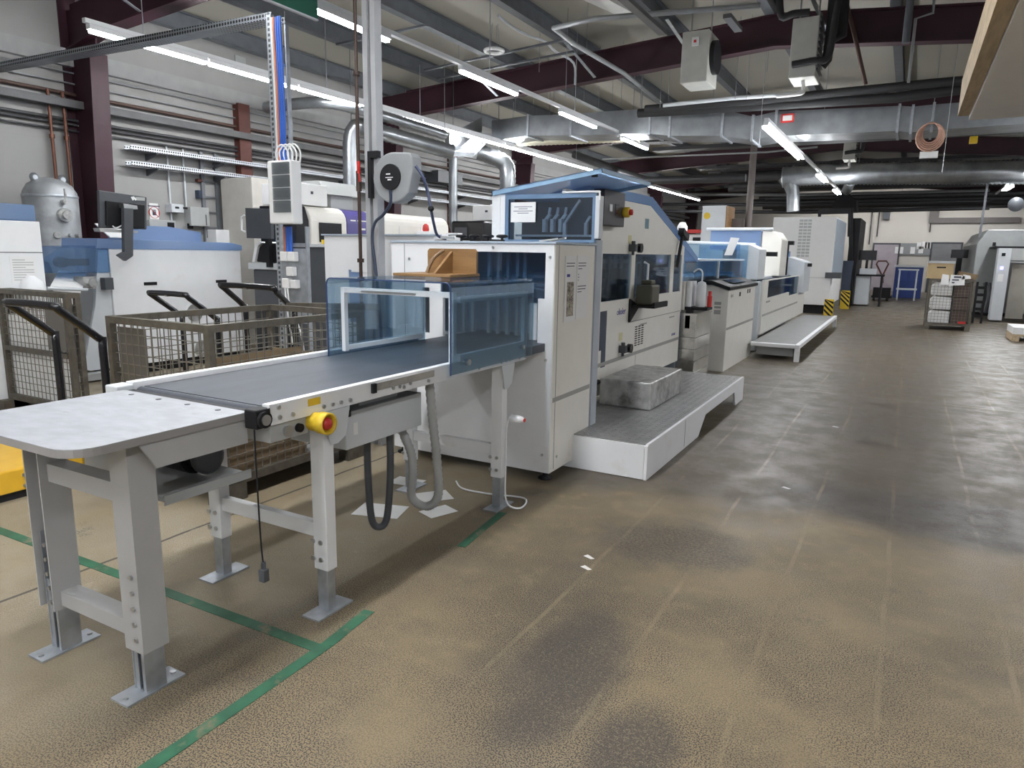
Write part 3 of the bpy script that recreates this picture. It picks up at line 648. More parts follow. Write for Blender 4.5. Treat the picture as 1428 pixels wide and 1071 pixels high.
# machinery behind the windows
mc = MB()
for i in range(9): mc.box(-2.7-.04*(i % 3), -2.68-.04*(i % 3), 6.05+.27*i, 6.13+.27*i, .95, 1.58)
for y in (6.3, 6.95, 7.6, 8.3): mc.cyl((-2.9, y, 1.25), (-2.6, y, 1.25), .11, n=18)
mc.box(-2.75, -2.70, 6.0, 8.5, 1.20, 1.24).box(-2.8, -2.74, 6.0, 8.5, 1.50, 1.54)
mc.build('mechanism', STEEL, b)
MB().box(-2.95, -2.92, 5.3, 8.55, .95, 1.66).box(-2.90, -2.55, 6.9, 7.15, .95, 1.45).build('inner_panel', DGREY, b)
MB().tube([(PX+.004, 7.10, 1.23), (PX+.05, 7.11, 1.24), (PX+.05, 7.12, 1.50), (PX+.004, 7.12, 1.52)], .012, 8).build('door_handle', WHITE, b)
# blue top covers: flat top, slope, flat nose
cov = MB().yz([(5.6, 2.10), (7.24, 2.10), (8.36, 1.775), (9.26, 1.50), (9.26, 1.57), (8.37, 1.86), (7.29, 2.185), (5.6, 2.185)], -2.99, PX+.004)
cov.build('top_cover', BLUEC2, b)
# stripe, seams, vents, recesses
MB().box(PX+.0005, PX+.004, 5.30, 8.598, .568, .603).build('stripe', STRIPE, b)
MB().box(PX+.0003, PX+.0012, 6.72, 8.59, .921, .926).box(PX+.0003, PX+.0012, 7.0, 7.004, .31, .575).build('panel_gap', DGREY, b)
vt = MB()
for i in range(3):
    for jz in range(9): vt.box(PX+.0003, PX+.0015, 6.95+.10*i, 7.02+.10*i, .66+.024*jz, .672+.024*jz)
vt.build('vent_slots', BLACK, b)
MB().box(PX+.0003, PX+.0015, 5.975, 6.14, .72, 1.08).box(PX+.0003, PX+.0015, 6.03, 6.14, .555, .72).build('dark_recess', NAVY, b)
MB().box(PX+.0003, PX+.002, 7.10, 7.32, .865, .88).box(PX+.0003, PX+.002, 8.15, 8.35, .865, .88).build('recess_grip', STRIPE, b)
text(S, 'panel_lettering', 'okoler', .09, (PX+.001, 6.40, 1.02), FACE_X, INKB, b)
text(S, 'panel_lettering', 'KM 600', .045, (PX+.001, 8.28, .64), FACE_X, INKB, b)
yl = MB().box(PX+.0003, PX+.0012, 6.62, 6.72, 1.70, 1.78).box(PX+.0003, PX+.0012, 6.48, 6.58, .76, .84); yl.build('yellow_label', mat('pale_label', (.66, .62, .36), .6), b)
MB().box(PX+.0003, PX+.0012, 7.10, 7.22, 1.86, 1.96).build('type_plate', mat('teal_label', (.10, .22, .28), .5), b)
def regulator(y, z):
    r = MB().box(PX+.001, PX+.07, y-.03, y+.03, z-.035, z+.035).cyl((PX+.035, y, z+.035), (PX+.035, y, z+.065), .02, n=10).cyl((PX+.035, y, z-.035), (PX+.035, y, z-.07), .014, n=10)
    ro = r.build('air_regulator', DGREY, b)
    MB().cyl((PX+.05, y+.10, z), (PX+.09, y+.10, z), .045, n=16).cyl((PX+.03, y+.03, z), (PX+.05, y+.10, z), .012, n=8).build('gauge', BLACKG, ro)
regulator(6.68, 1.66); regulator(6.52, .68)
br = MB().yz([(6.72, .93), (6.74, .93), (6.98, 1.06), (6.98, 1.08), (6.72, 1.16)], PX+.001, PX+.02).box(PX+.001, PX+.26, 6.74, 7.18, 1.075, 1.095).box(PX+.24, PX+.26, 6.74, 7.18, 1.096, 1.13)
br.build('shelf_bracket', BLACK, b)
gp = thing('glue_pot', 'dark olive plastic canister standing on the black bracket of the binder', 'canister', (PX+.13, 6.92, 1.097))
MB().box(PX+.04, PX+.21, 6.80, 7.05, 1.097, 1.30).build('body', mat('olive_plastic', (.10, .095, .065), .5), gp, .02)
MB().box(PX+.07, PX+.18, 6.86, 6.99, 1.301, 1.345).build('lid', mat('olive_plastic'  , (.10, .095, .065), .5), gp, .01)
# front frame and upper box
MB().box(-2.13, -2.065, 5.02, 5.13, .05, 1.70).build('frame_post', mat('pale_blue_grey', (.44, .48, .54), .4), b)
ub = MB().box(-2.975, -2.90, 5.0, 5.15, 1.70, 2.05).box(-2.898, -2.852, 5.0, 5.15, 1.70, 2.05); ub.build('box_post', WHITE, b)
MB().box(-2.85, -2.82, 4.992, 5.02, 1.68, 2.045).box(-2.82, -2.10, 4.992, 5.02, 2.01, 2.045).box(-2.10, -2.075, 4.992, 5.02, 1.68, 2.045).box(-2.82, -2.10, 4.992, 5.02, 1.68, 1.70).build('window_frame', mat('slate_frame', (.12, .20, .32), .4), b)
MB().box(-2.82, -2.10, 5.002, 5.009, 1.70, 2.01).build('upper_window', SMOKE, b)
MB().box(-2.074, -2.04, 4.985, 5.06, 1.71, 2.02).build('edge_post', LGREY, b)
MB().tube([(-2.35, 4.99, 2.05), (-2.07, 4.985, 2.05), (-2.045, 4.985, 2.04), (-2.042, 4.985, 1.99)], .008, 8, 4).build('grab_rail', WHITE, b)
MB().box(-2.97, -2.45, 5.5, 5.53, 1.62, 2.02).box(-2.44, -2.09, 5.145, 5.16, 1.66, 2.03).box(-2.97, -2.45, 5.03, 5.49, 1.60, 1.62).build('box_liner', DGREY, b)
arm = MB()
for x in (-2.56, -2.49, -2.42):
    arm.box(x, x+.028, 5.08, 5.12, 1.76, 1.86).bar((x+.014, 5.12, 1.855), (x+.05, 5.12, 1.90), .026).bar((x+.04, 5.12, 1.89), (x+.05, 5.12, 1.95), .02)
arm.bar((-2.37, 5.10, 1.83), (-2.25, 5.10, 2.0), .018).box(-2.385, -2.36, 5.09, 5.12, 1.72, 1.83).bar((-2.19, 5.10, 1.83), (-2.16, 5.10, 1.88), .018).box(-2.205, -2.18, 5.09, 5.12, 1.73, 1.83)
arm.box(-2.80, -2.11, 5.08, 5.10, 1.725, 1.74)
arm.build('suction_arm', WHITE, b)
ns = thing('notice_sheet', 'white notice sheet taped inside the upper tinted window of the binder', 'notice', (-2.68, 4.985, 1.83))
MB().box(-2.795, -2.575, 4.9885, 4.9905, 1.832, 1.985).build('paper', PAPER, ns)
ln = MB()
for z, L_ in ((1.95, .16), (1.935, .08), (1.918, .17), (1.902, .10)): ln.box(-2.685-L_/2, -2.685+L_/2, 4.9878, 4.9884, z-.003, z+.003)
ln.build('text_line', mat('soft_ink', (.25, .25, .30), .7), ns)
# control box with emergency stop on the panel
cb = MB().box(PX-.2, PX+.10, 5.72, 6.22, 1.84, 2.14); cbo = cb.build('control_box', mat('box_dark', (.04, .036, .042), .5), b, .006)
MB().box(PX+.1005, PX+.104, 5.98, 6.09, 1.93, 2.03).build('switch_plate', BLACKG, cbo); MB().box(PX+.1005, PX+.106, 5.84, 5.90, 1.96, 2.02).build('white_switch', PAPER, cbo)
eo = MB().lathe([(.042, 0), (.046, .005), (.046, .05), (.036, .055)], (PX+.10, 6.20, 1.97), 16, 'x').build('emergency_stop', YEL2, cbo)
MB().lathe([(.026, 0), (.026, .025), (.001, .03)], (PX+.156, 6.20, 1.97), 16, 'x').build('stop_button', RED, eo)
# raised lid: shallow blue tray hinged on its left edge
A = Vector((-2.97, 4.98, 2.075)); B = Vector((-2.03, 4.98, 2.215)); ex_ = Vector((0, 1.12, 0)); up = (B-A).cross(ex_).normalized()*-1
if up.z < 0: up = -up
lid = MB().prism([A-up*.005, B-up*.005, B+ex_-up*.005, A+ex_-up*.005], up*.006).build('lid_panel', LIDM, b)
u_ = (B-A).normalized(); lip = MB()
for p_, q_, s_ in ((A, B, Vector((0, 1, 0))), (B-u_*.008, B-u_*.008+ex_, u_), (A+ex_-Vector((0,.008,0)), B+ex_-Vector((0,.008,0)), Vector((0,1,0))), (A, A+ex_, u_)):
    lip.prism([p_-up*.035, q_-up*.035, q_, p_], s_*.008)
lip.build('lid_rim', mat('blue_rim', (.25, .40, .57), .35), lid)
MB().box(B.x-.10, B.x-.06, 5.02, 5.05, B.z-.055, B.z-.033).build('lid_latch', BLACK, lid)
# lower nose unit between the binder and the control stand: blue hoods over the feed
nu = thing('feeder_unit', 'low blue hooded feeder unit between the binder and the control stand', 'machine', (-3.0, 10.2, 0))
MB().box(-3.6, -2.68, 8.66, 12.2, 0, 1.05).build('body', LGREY, nu)
MB().box(PX-.6, PX+.02, 8.66, 8.95, .93, 1.28).build('front_shelf', WARMLIT, nu)
MB().grid('x', -2.405, -2.395, 8.70, 12.2, 1.06, 1.52, [(9.80, 11.95, 1.0, 1.275)]).box(-3.6, -2.406, 8.70, 8.71, 1.06, 1.50).build('tinted_hood', BLUEW, nu)
q1 = [at(972, 357, Z=1.56), at(1008, 365, Z=1.535), at(1045, 361, Z=1.535), at(1000, 354, Z=1.56)]
MB().xy([(-3.5, 9.28), (-2.38, 9.28), (-2.38, 12.2), (-3.5, 12.2)], 1.525, 1.545).build('cover_plate', mat('pale_plate', (.60, .66, .72), .35), nu)
MB().box(-2.394, -2.37, 10.35, 10.40, 1.275, 1.52).build('hood_post', LGREY, nu)
hk = MB()
for y in (8.74, 8.84, 8.94): hk.cyl((-2.34, y, .97), (-2.34, y, 1.28), .035, n=12)
hk.build('air_cylinder', WHITE, nu)
MB().box(-2.38, -2.10, 8.72, 8.98, .93, .965).yz([(8.70, .70), (8.72, .70), (8.86, .93), (8.70, .96)], -2.36, -2.30).build('bracket_shelf', BLACK, nu)
gun = thing('glue_bottle', 'white bottle with a curved spout on the black shelf beside the binder', 'bottle', (-2.22, 8.85, .967))
MB().lathe([(.055, 0), (.06, .01), (.06, .26), (.05, .30), (.015, .315)], (-2.22, 8.85, .967), 14).build('body', WHITE, gun)
MB().tube([(-2.22, 8.85, 1.28), (-2.22, 8.85, 1.38), (-2.24, 8.85, 1.42), (-2.28, 8.85, 1.43), (-2.33, 8.85, 1.39)], .010, 8, 4).build('spout', WHITE, gun)
solo('red_cap_bottle', MB().cyl((-2.13, 8.93, .967), (-2.13, 8.93, 1.10), .03, n=10).cyl((-2.13, 8.93, 1.10), (-2.13, 8.93, 1.16), .02, n=10), RED, 'small red bottle beside the white glue bottle', 'bottle')

# ================================================================== STEP PLATFORM
pf = thing('step_platform', 'white sided walkway platform with grey chequer plate top beside the binder', 'platform', (-1.9, 6.4, 0))
MB().xz([(-2.36, .235), (-1.51, .235), (-1.51, .262), (-2.36, .262)], 4.72, 8.08).build('tread_plate', DECK, pf)
rib = MB()
for i in range(14):
    for k in range(50):
        x, y = -2.33+.06*i, 4.76+.066*k
        a = .012 if (i+k) % 2 else -.012
        rib.bar((x-abs(a), y-a, .2625), (x+abs(a), y+a, .2625), .006, .004)
rib.build('tread_pattern', STEEL, pf)['kind'] = 'stuff'
MB().yz([(4.70, 0), (6.15, 0), (6.38, .16), (7.62, .16), (7.72, 0), (8.10, 0), (8.10, .255), (8.08, .265), (4.72, .265), (4.70, .255)], -1.509, -1.485).build('side_panel', WHITE, pf, .004)
MB().box(-2.38, -1.51, 4.70, 4.719, .005, .255).box(-2.38, -1.51, 8.081, 8.10, .16, .255).build_each('end_panel', WHITE, pf)
MB().box(-1.4845, -1.4835, 5.68, 5.685, .02, .25).build('panel_gap', DGREY, pf)
sb_ = thing('step_box', 'worn grey metal step box standing on the platform', 'step', (-2.07, 6.28, .263))
MB().box(-2.31, -1.83, 5.80, 6.76, .264, .505).build('body', ALUW, sb_, .012)
MB().cyl((-2.315, 5.79, .47), (-2.33, 5.74, .47), .022, n=10).build('rubber_buffer', BLACK, sb_)
# aluminium containers nested in a stack
for k in range(5):
    z = .0+.148*k; zt_ = z+.20
    tb = MB(); x0, x1, y0, y1 = -2.62, -2.22, 8.70, 9.45
    if k == 0: z = .004
    hgt = .147 if k < 4 else .30
    o = thing('aluminium_tub', ['aluminium tub at the bottom of the stack behind the platform', 'second aluminium tub from the bottom of the stack', 'middle aluminium tub of the stack behind the platform', 'second aluminium tub from the top of the stack',
               'topmost aluminium tub of the stack, open and dark inside'][k], 'container', (-2.42, 9.07, z), 'nested aluminium tubs')
    tb.grid('x', x1-.012, x1, y0, y1, z, z+hgt-.004, []).box(x0, x0+.012, y0, y1, z, z+hgt-.004).box(x0+.013, x1-.013, y0, y0+.012, z, z+hgt-.004).box(x0+.013, x1-.013, y1-.012, y1, z, z+hgt-.004).box(x0+.013, x1-.013, y0+.013, y1-.013, z, z+.01)
    tb.build('body', ALU, o)
    MB().box(x0-.008, x1+.008, y0-.008, y0-.0005, z+hgt-.03, z+hgt-.006).box(x1+.0005, x1+.008, y0, y1, z+hgt-.03, z+hgt-.006).build('rim', ALU, o)

# ================================================================== CONTROL STAND
cs = thing('control_stand', 'white control console with a black sloping operator panel on top', 'console', (-2.3, 10.85, 0))
CX = -2.11
MB().xz([(-2.62, 0), (-2.56, 1.20), (-2.32, 1.20), (CX, 1.13), (CX, 0)], 9.90, 11.85).build('cabinet', WARMLIT, cs, .004)
MB().prism([(-2.66, 9.84, 1.205), (-2.33, 9.84, 1.205), (CX+.03, 9.84, 1.135), (CX+.03, 9.84, 1.18), (-2.33, 9.84, 1.26), (-2.66, 9.84, 1.26)], (0, 2.06, 0)).build('operator_panel', BLACK, cs, .006)
MB().prism([(-2.30, 10.3, 1.2545), (-2.30, 11.2, 1.2545), (-2.14, 11.2, 1.2165), (-2.14, 10.3, 1.2165)], (0, 0, .004)).build('touch_screen', BLACKG, cs)
kn = MB()
for i in range(6): kn.cyl((-2.5, 10.0+.3*i, 1.26), (-2.5, 10.0+.3*i, 1.30), .03, n=10)
kn.build('push_button', DGREY, cs)
MB().box(CX+.0005, CX+.004, 9.92, 11.83, .582, .617).build('stripe', STRIPE, cs)
MB().box(-2.29, -2.20, 9.896, 9.899, .80, .86).box(-2.29, -2.20, 9.896, 9.899, .88, .91).box(-2.29, -2.20, 9.896, 9.899, .93, .97).build('label', STRIPE, cs)
MB().box(CX+.0005, CX+.003, 10.62, 10.72, 1.02, 1.08).box(CX+.0005, CX+.003, 11.20, 11.28, 1.04, 1.10).box(CX+.0005, CX+.003, 11.36, 11.44, 1.04, 1.10).build('dark_badge', BLACK, cs)
text(S, 'lettering', 'lupot', .08, (CX+.001, 10.05, 1.03), FACE_X, STRIPE, cs)

# ================================================================== GATHERER LINE BEHIND THE CONTROL STAND
gl = thing('finishing_line', 'long white finishing machine with dark tinted lower windows behind the console', 'machine', (-2.8, 15.3, 0))
GX = -2.10
MB().box(-4.0, -2.35, 12.4, 18.3, .1, 1.22).build('body', LGREY, gl)
MB().grid('x', GX-.03, GX, 12.55, 18.2, .28, 1.20, [(13.0, 16.95, .88, 1.18), (15.6, 16.95, .80, .90)]).build('side_panel', WARMLIT, gl)
MB().box(-2.60, GX-.031, 12.35, 12.54, .02, 1.18).build('end_panel', LGREY, gl)
MB().box(GX-.020, GX-.012, 12.98, 16.97, .79, 1.19).build('window_pane', BLUEW, gl)
MB().box(GX-.2, GX-.18, 13.0, 16.95, .80, 1.19).build('inner_panel', NAVY, gl)
MB().box(GX+.0005, GX+.004, 12.6, 17.0, .582, .617).box(GX+.0005, GX+.003, 12.9, 13.3, .80, .83).build('stripe', STRIPE, gl)
MB().prism([(GX+.001, 17.0, .75), (GX+.001, 17.0, 1.16), (GX-.20, 17.0, 1.20), (GX-.20, 17.0, .75)], (0, 1.1, 0)).build('end_console', LGREY, gl)
MB().box(GX+.0012, GX+.006, 17.45, 18.08, .80, 1.10).build('console_screen', DGREY, gl)
# upper stations
st = [(at(965, 340, Y=12.6), 0)]
MB().box(-3.25, -2.42, 12.62, 12.66, 1.22, 1.78).grid('y', 12.60, 12.615, -3.9, -2.55, 1.22, 1.80, []).build('blue_guard', BLUEG, gl)
MB().xz([(-2.62, 1.20), (-2.24, 1.20), (-2.24, 1.72), (-2.42, 1.80), (-2.62, 1.80)], 12.7, 13.3).build('station_column', LGREY, gl, .01)
MB().box(-2.45, -2.28, 13.32, 13.6, 1.20, 1.72).build('station_post', WARMLIT, gl)
MB().box(-2.44, -2.10, 13.61, 13.72, 1.60, 1.68).build('dark_clamp', BLACK, gl)
MB().box(-3.62, -2.62, 14.9, 14.92, 1.72, 2.10).box(-3.62, -2.62, 14.921, 15.5, 2.08, 2.10).build('roller_guard', BLUEC2, gl)
MB().cyl((-3.7, 14.86, 2.13), (-2.4, 14.86, 2.13), .03, n=10).cyl((-4.2, 14.84, 1.86), (-2.7, 14.84, 1.82), .04, n=10).build('roller', LGREY, gl)
MB().xz([(-2.60, 1.22), (-2.22, 1.22), (-2.22, 1.92), (-2.34, 2.08), (-2.60, 2.10)], 14.9, 15.7).build('station_column', WARMLIT, gl, .01)
MB().box(-2.30, -2.12, 15.75, 15.9, 1.84, 1.92).box(-2.28, -2.2, 15.75, 15.8, 1.22, 1.84).build('dark_clamp', BLACK, gl)
MB().box(-3.0, -2.4, 17.0, 17.5, 1.23, 1.72).build('blue_guard', BLUEC2, gl)
MB().xz([(-2.40, .80), (-2.02, .80), (-2.02, 1.48), (-2.40, 1.60)], 17.1, 18.2).build('station_column', LGREY, gl, .01)
MB().cyl((-2.02, 17.6, 1.42), (-1.93, 17.6, 1.42), .04, n=10).build('hand_knob', BLACK, gl)
# paper web on the low hood
fd = at(1028, 345, Y=12.3); 
MB().prism([at(1010, 356, Y=12.57), at(1021, 356, Y=12.57), at(1031, 332, Y=12.57), at(1019, 331, Y=12.57)], (0, .01, 0)).build('paper_web', PAPER, gl)
# walkway beside it
wk = thing('step_platform', 'low grey walkway platform with white rim beside the finishing line', 'platform', (-1.7, 15, 0))
MB().box(-2.06, -1.40, 11.62, 18.0, .235, .255).build('tread_plate', mat('grey_tread', (.20, .205, .205), .35, .5, var=.1), wk)
MB().box(-1.399, -1.33, 11.52, 18.06, .20, .265).box(-2.06, -1.40, 11.52, 11.619, .205, .262).build('rim', WHITE, wk, .006)
MB().box(-1.40, -1.33, 11.52, 11.62, 0, .20).box(-1.40, -1.33, 17.95, 18.05, 0, .20).build('leg', WHITE, wk)
MB().box(-2.0, -1.45, 11.75, 11.77, .05, .20).build('inner_panel', GREYP, wk)
# ================================================================== MESH CAGES
def cage(name, label, x0, x1, y0, y1, z1, zb=.12, gate=True, fill=None):
    o = thing(name, label, 'cage', ((x0+x1)/2, (y0+y1)/2, 0))
    f = MB(); s_ = .045
    for x in (x0, x1-s_):
        for y in (y0, y1-s_): f.box(x, x+s_, y, y+s_, zb, z1)
    for z in (zb, z1-.045):
        f.box(x0+s_, x1-s_, y0, y0+.04, z, z+.045).box(x0+s_, x1-s_, y1-.04, y1, z, z+.045).box(x0, x0+.04, y0+s_, y1-s_, z, z+.045).box(x1-.04, x1, y0+s_, y1-s_, z, z+.045)
    f.build('frame', RUST, o)
    w_ = MB(); r = .0028
    def wires(a, b, fix, ax, za, zb_):
        n = int((b-a)/.064); m_ = int((zb_-za)/.064)
        for i in range(1, n):
            u = a+(b-a)*i/n
            if ax == 'y': w_.box(u-r, u+r, fix-r, fix+r, za, zb_)
            else: w_.box(fix-r, fix+r, u-r, u+r, za, zb_)
        for k in range(1, m_):
            z = za+(zb_-za)*k/m_
            if ax == 'y': w_.box(a, b, fix+r, fix+3*r, z-r, z+r)
            else: w_.box(fix+r, fix+3*r, a, b, z-r, z+r)
    za, zz = zb+.045, z1-.045
    wires(x0+s_, x1-s_, y0+.02, 'y', za, zz); wires(x0+s_, x1-s_, y1-.02, 'y', za, zz); wires(y0+s_, y1-s_, x0+.02, 'x', za, zz); wires(y0+s_, y1-s_, x1-.02, 'x', za, zz)
    w_.build('mesh', WIRE, o)
    bs = MB().box(x0, x1, y0, y1, zb-.012, zb-.0005)
    bs.build('floor_plate', RUST, o)
    for (x, y) in ((x0, y0), (x1-.10, y0), (x0, y1-.22), (x1-.10, y1-.22)): MB().box(x, x+.10, y, y+.22, 0, zb-.0125).build('foot', RUST, o)
    return o
CA = cage('mesh_cage', 'rusty steel mesh cage behind the belt conveyor, lined with brown cardboard', -4.62, -3.60, 2.76, 4.16, 1.14)
MB().box(-4.57, -4.27, 2.805, 2.81, .40, 1.07).build('label_plate', mat('cage_plate', (.14, .13, .115), .6, .2), CA)
MB().box(-3.66, -3.655, 2.85, 3.55, .14, .93).box(-4.5, -3.7, 4.05, 4.06, .14, .80).build_each('cardboard_liner', CARD, CA)
# tipped-up rim lying on the cage's far end
solo('steel_angle', MB().bar((-4.58, 4.33, 1.12), (-3.60, 4.30, 1.16), .06, .05), RUST, 'loose steel angle rail resting behind the far rim of the conveyor-side cage', 'rail')
for k in range(3):
    solo('paper_bundle', MB().box(-4.5+.28*k, -4.25+.28*k, 3.5, 3.9, .125, .62+.05*k), PAPER, ['white waste paper heap inside the conveyor-side cage, left', 'white waste paper heap inside the conveyor-side cage, middle', 'white waste paper heap inside the conveyor-side cage, right'][k], 'paper')
p = at(90, 404, Z=1.14); q = at(97, 556, X=p.x)
CBx, CBy = -6.42, 3.50
CB = cage('mesh_cage', 'mesh cage at the left edge filled with white paper', CBx-1.16, CBx, CBy, CBy+.13, 1.18)
MB().box(CBx-.34, CBx-.05, CBy-.006, CBy+.012, .66, 1.06).build('label_plate', mat('cage_plate', (.14, .13, .115), .6, .2), CB)
MB().box(CBx-1.1, CBx-.05, CBy-.008, CBy+.03, .595, .64).build('gate_rail', RUST, CB)
for k, (x, y, l) in enumerate(((-6.66, 3.55, 'white paper bale in the left cage, nearest its right post'), (-7.03, 3.55, 'white paper bale in the middle of the left cage'), (-7.36, 3.55, 'white paper bale at the left end of the left cage'))):
    solo('paper_bale', MB().xy([(x-.17, y), (x+.17, y+.0), (x+.16, y+.04), (x-.16, y+.04)], .125, .80+.07*k), PAPER, l, 'paper', None, .03)
solo('plastic_sack', MB().lathe([(.06, 0), (.10, .05), (.11, .20), (.09, .30), (.03, .35)], (-7.45, 3.76, .945), 12), WHITE, 'white plastic sack on top of the paper in the left cage', 'sack')

# ================================================================== PALLET TRUCK HANDLES AND YELLOW LIFT
def cart(label, x0, x1, y, yc, zb, zc, xc, group=None):
    o = thing('push_cart', label, 'cart', ((x0+x1)/2, y, 0), group)
    sh = xc-x1
    h = MB().tube([(x0, y, .15), (x0, y, zb-.06), (x0, y-.02, zb), (x0+sh, yc+.03, zc-.03), (x0+sh+.03, yc, zc), (x1+sh-.03, yc, zc), (x1+sh, yc+.03, zc-.03), (x1, y-.02, zb), (x1, y, zb-.06), (x1, y, .15)], .026, 10, 3)
    h.build('handle', BLACKG, o)
    MB().cyl(((x0+x1)/2+sh-.02, yc, zc), ((x0+x1)/2+sh+.02, yc, zc), .0272, n=10).build('handle_band', ALU, o)
    MB().box(x0-.03, x1+.03, y-.03, y+.10, .10, .148).build('deck', RUST, o)
    for xx in (x0, x1): MB().cyl((xx-.02, y+.03, .05), (xx+.02, y+.03, .05), .05, n=12).build('wheel', RUBBER, o)
    return o
cart('black tubular cart handle at the left edge in front of the left cage', -5.22, -4.66, 2.75, 2.45, .99, 1.22, -4.62)
cart('black tubular cart handle in front of the white machine side, above the conveyor-side cage', -6.38, -5.85, 4.6, 4.25, .92, 1.16, -5.82)
cart('black tubular cart handle in front of the dark cabinets, right of the other handle', -5.44, -4.80, 4.6, 4.25, 1.06, 1.27, -4.68)
yl = thing('pallet_lift', 'yellow flat pallet lift on the floor at the left edge', 'lift', (-5.3, 2.3, 0))
MB().xy([(-4.80, 1.2), (-4.80, 2.62), (-4.98, 2.86), (-5.5, 2.86), (-6.2, 1.2)], .05, .20).build('body', YELLOW, yl, .012)
MB().bar((-5.45, 1.9, .205), (-4.86, 2.08, .205), .05, .008).build('inlay', GREYP, yl)
bt = MB()
for y in (1.95, 2.05, 2.25, 2.42): bt.cyl((-4.80, y, .15), (-4.79, y, .15), .012, n=8).cyl((-4.80, y, .08), (-4.79, y, .08), .012, n=8)
bt.build('bolt', STEEL, yl)
MB().box(-5.5, -4.82, 1.25, 2.6, 0, .049).build('underside', BLACK, yl)
fk = thing('fork_carriage', 'yellow bar with dark fittings beside the yellow pallet lift', 'bar', (-4.4, 2.9, 0))
MB().box(-4.6, -4.34, 2.64, 2.69, .24, .33).build('yellow_bar', YELLOW, fk)
MB().box(-4.33, -4.12, 2.62, 2.72, 0, .30).box(-4.6, -4.55, 2.64, 2.69, 0, .239).build('bracket', DGREY, fk)
MB().cyl((-4.335, 2.665, .285), (-4.32, 2.665, .285), .04, n=12).build('wheel', LGREY, fk)

# ================================================================== LEFT FINISHING MACHINES
m1 = thing('finishing_machine', 'white panelled machine with blue translucent top cover and monitor arm', 'machine', (-9, 6, 0))
LX = -8.4
MB().box(-9.12, LX, 5.14, 7.06, .12, 1.56).build('body', WHITE, m1, .006)
MB().box(-9.1, LX-.03, 5.2, 7.0, 0, .119).build('plinth', BLACK, m1)
MB().yz([(4.98, 1.562), (7.08, 1.562), (7.08, 1.63), (6.9, 1.665), (5.0, 1.68)], -9.12, LX+.02).build('top_cover', BLUEC2, m1, .004)
MB().yz([(4.72, .15), (4.80, .12), (5.13, .12), (5.13, 1.55), (5.02, 1.55), (4.93, .9)], LX-.06, LX-.02).build('end_cheek', LGREY, m1)
sl = MB()
for y in (5.55, 6.62): sl.box(LX+.0005, LX+.004, y, y+.18, 1.11, 1.15)
sl.build('slot_grip', BLACK, m1)
for y in (6.22, 6.25):
    pass
MB().cyl((LX+.0005, 6.25, .72), (LX+.012, 6.25, .72), .12, n=20).cyl((LX+.0005, 6.33, .22), (LX+.012, 6.33, .22), .12, n=20).build('fan_grille', ALUW, m1)
MB().yz([(5.55, 1.68), (6.7, 1.66), (6.7, 1.80), (6.2, 1.86), (5.85, 1.86)], -9.10, -8.75).build('rear_cover', BLUEC2, m1)
MB().prism([(-8.7, 5.35, 1.69), (-8.7, 5.65, 1.69), (-8.95, 5.62, 1.86), (-8.95, 5.32, 1.86)], (.01, 0, .01)).build('sheet', PAPER, m1)
# its monitor on a bent arm
mo = thing('monitor', 'dark grey monitor seen from behind on a bent black arm', 'monitor', (-8.3, 5.2, 1.4))
MB().prism([at(138, 265, X=-8.3), at(205, 275, X=-8.3), at(205, 320, X=-8.3), at(140, 318, X=-8.3)], (-.05, 0, 0)).build('housing', DGREY, mo, .01)
MB().prism([at(146, 280, X=-8.295), at(200, 286, X=-8.295), at(200, 318, X=-8.295), at(147, 315, X=-8.295)], (.03, 0, 0)).build('back_cover', BLACK, mo, .006)
MB().prism([at(138, 318, X=-8.26), at(192, 322, X=-8.26), at(192, 325, X=-8.26), at(140, 323, X=-8.26)], (-.12, 0, 0)).build('keyboard_tray', GREYP, mo)
MB().prism([at(165, 284, X=-8.262), at(184, 287, X=-8.262), at(185, 292, X=-8.262), at(166, 290, X=-8.262)], (.10, 0, 0)).build('mount', STEEL, mo)
ar = MB().prism([at(173, 290, X=-8.15), at(186, 291, X=-8.15), at(186, 357, X=-8.15), at(174, 351, X=-8.15)], (-.06, 0, 0)).prism([at(174, 351, X=-8.15), at(186, 357, X=-8.15), at(176, 364, X=-8.15), at(165, 356, X=-8.15)], (-.06, 0, 0))
ar.build('arm', DGREY, mo, .004)
MB().tube([at(157, 315, X=-8.24), at(162, 318, X=-8.24), at(172, 313, X=-8.24)], .008, 8, 5).build('cable', WHITE, mo)
bd = MB()
for u0, u1 in ((183.5, 186), (185.5, 190)): bd.bar(at(u0, 274.5, X=-8.296), at(u1, 279, X=-8.296), .022, .004, up=(1, 0, 0))
bd.build('badge_stroke', PAPER, mo)
MB().prism([at(188.5, 274.6, X=-8.299), at(202, 275.6, X=-8.299), at(202, 280, X=-8.299), at(191, 279.4, X=-8.299)], (.002, 0, 0)).build('badge_plate', GREYP, mo)
m2 = thing('web_unit', 'grey feed unit with blue hood and white paper web, left of the white machine', 'machine', (-8.8, 4.5, 0))
MB().yz([(4.38, 1.42), (4.42, 1.47), (4.62, 1.58), (5.13, 1.60), (5.13, 1.28), (4.48, 1.28), (4.44, 1.40)], -8.95, LX).build('blue_hood', SHELL, m2, .006)
MB().box(-8.6, -8.5, 4.7, 4.95, 1.36, 1.44).cyl((-8.55, 4.62, 1.40), (-8.45, 4.62, 1.40), .06, n=12).build('inner_gear', BLACK, m2)
MB().prism([at(70, 400, X=-8.2), at(82, 378, X=-8.8), at(122, 380, X=-8.8), at(115, 402, X=-8.2)], (0, 0, .006)).prism([at(72, 402, X=-8.2), at(114, 403, X=-8.2), at(107, 426, X=-8.15), at(88, 424, X=-8.15)], (-.006, 0, 0)).build('paper_web', PAPER, m2)
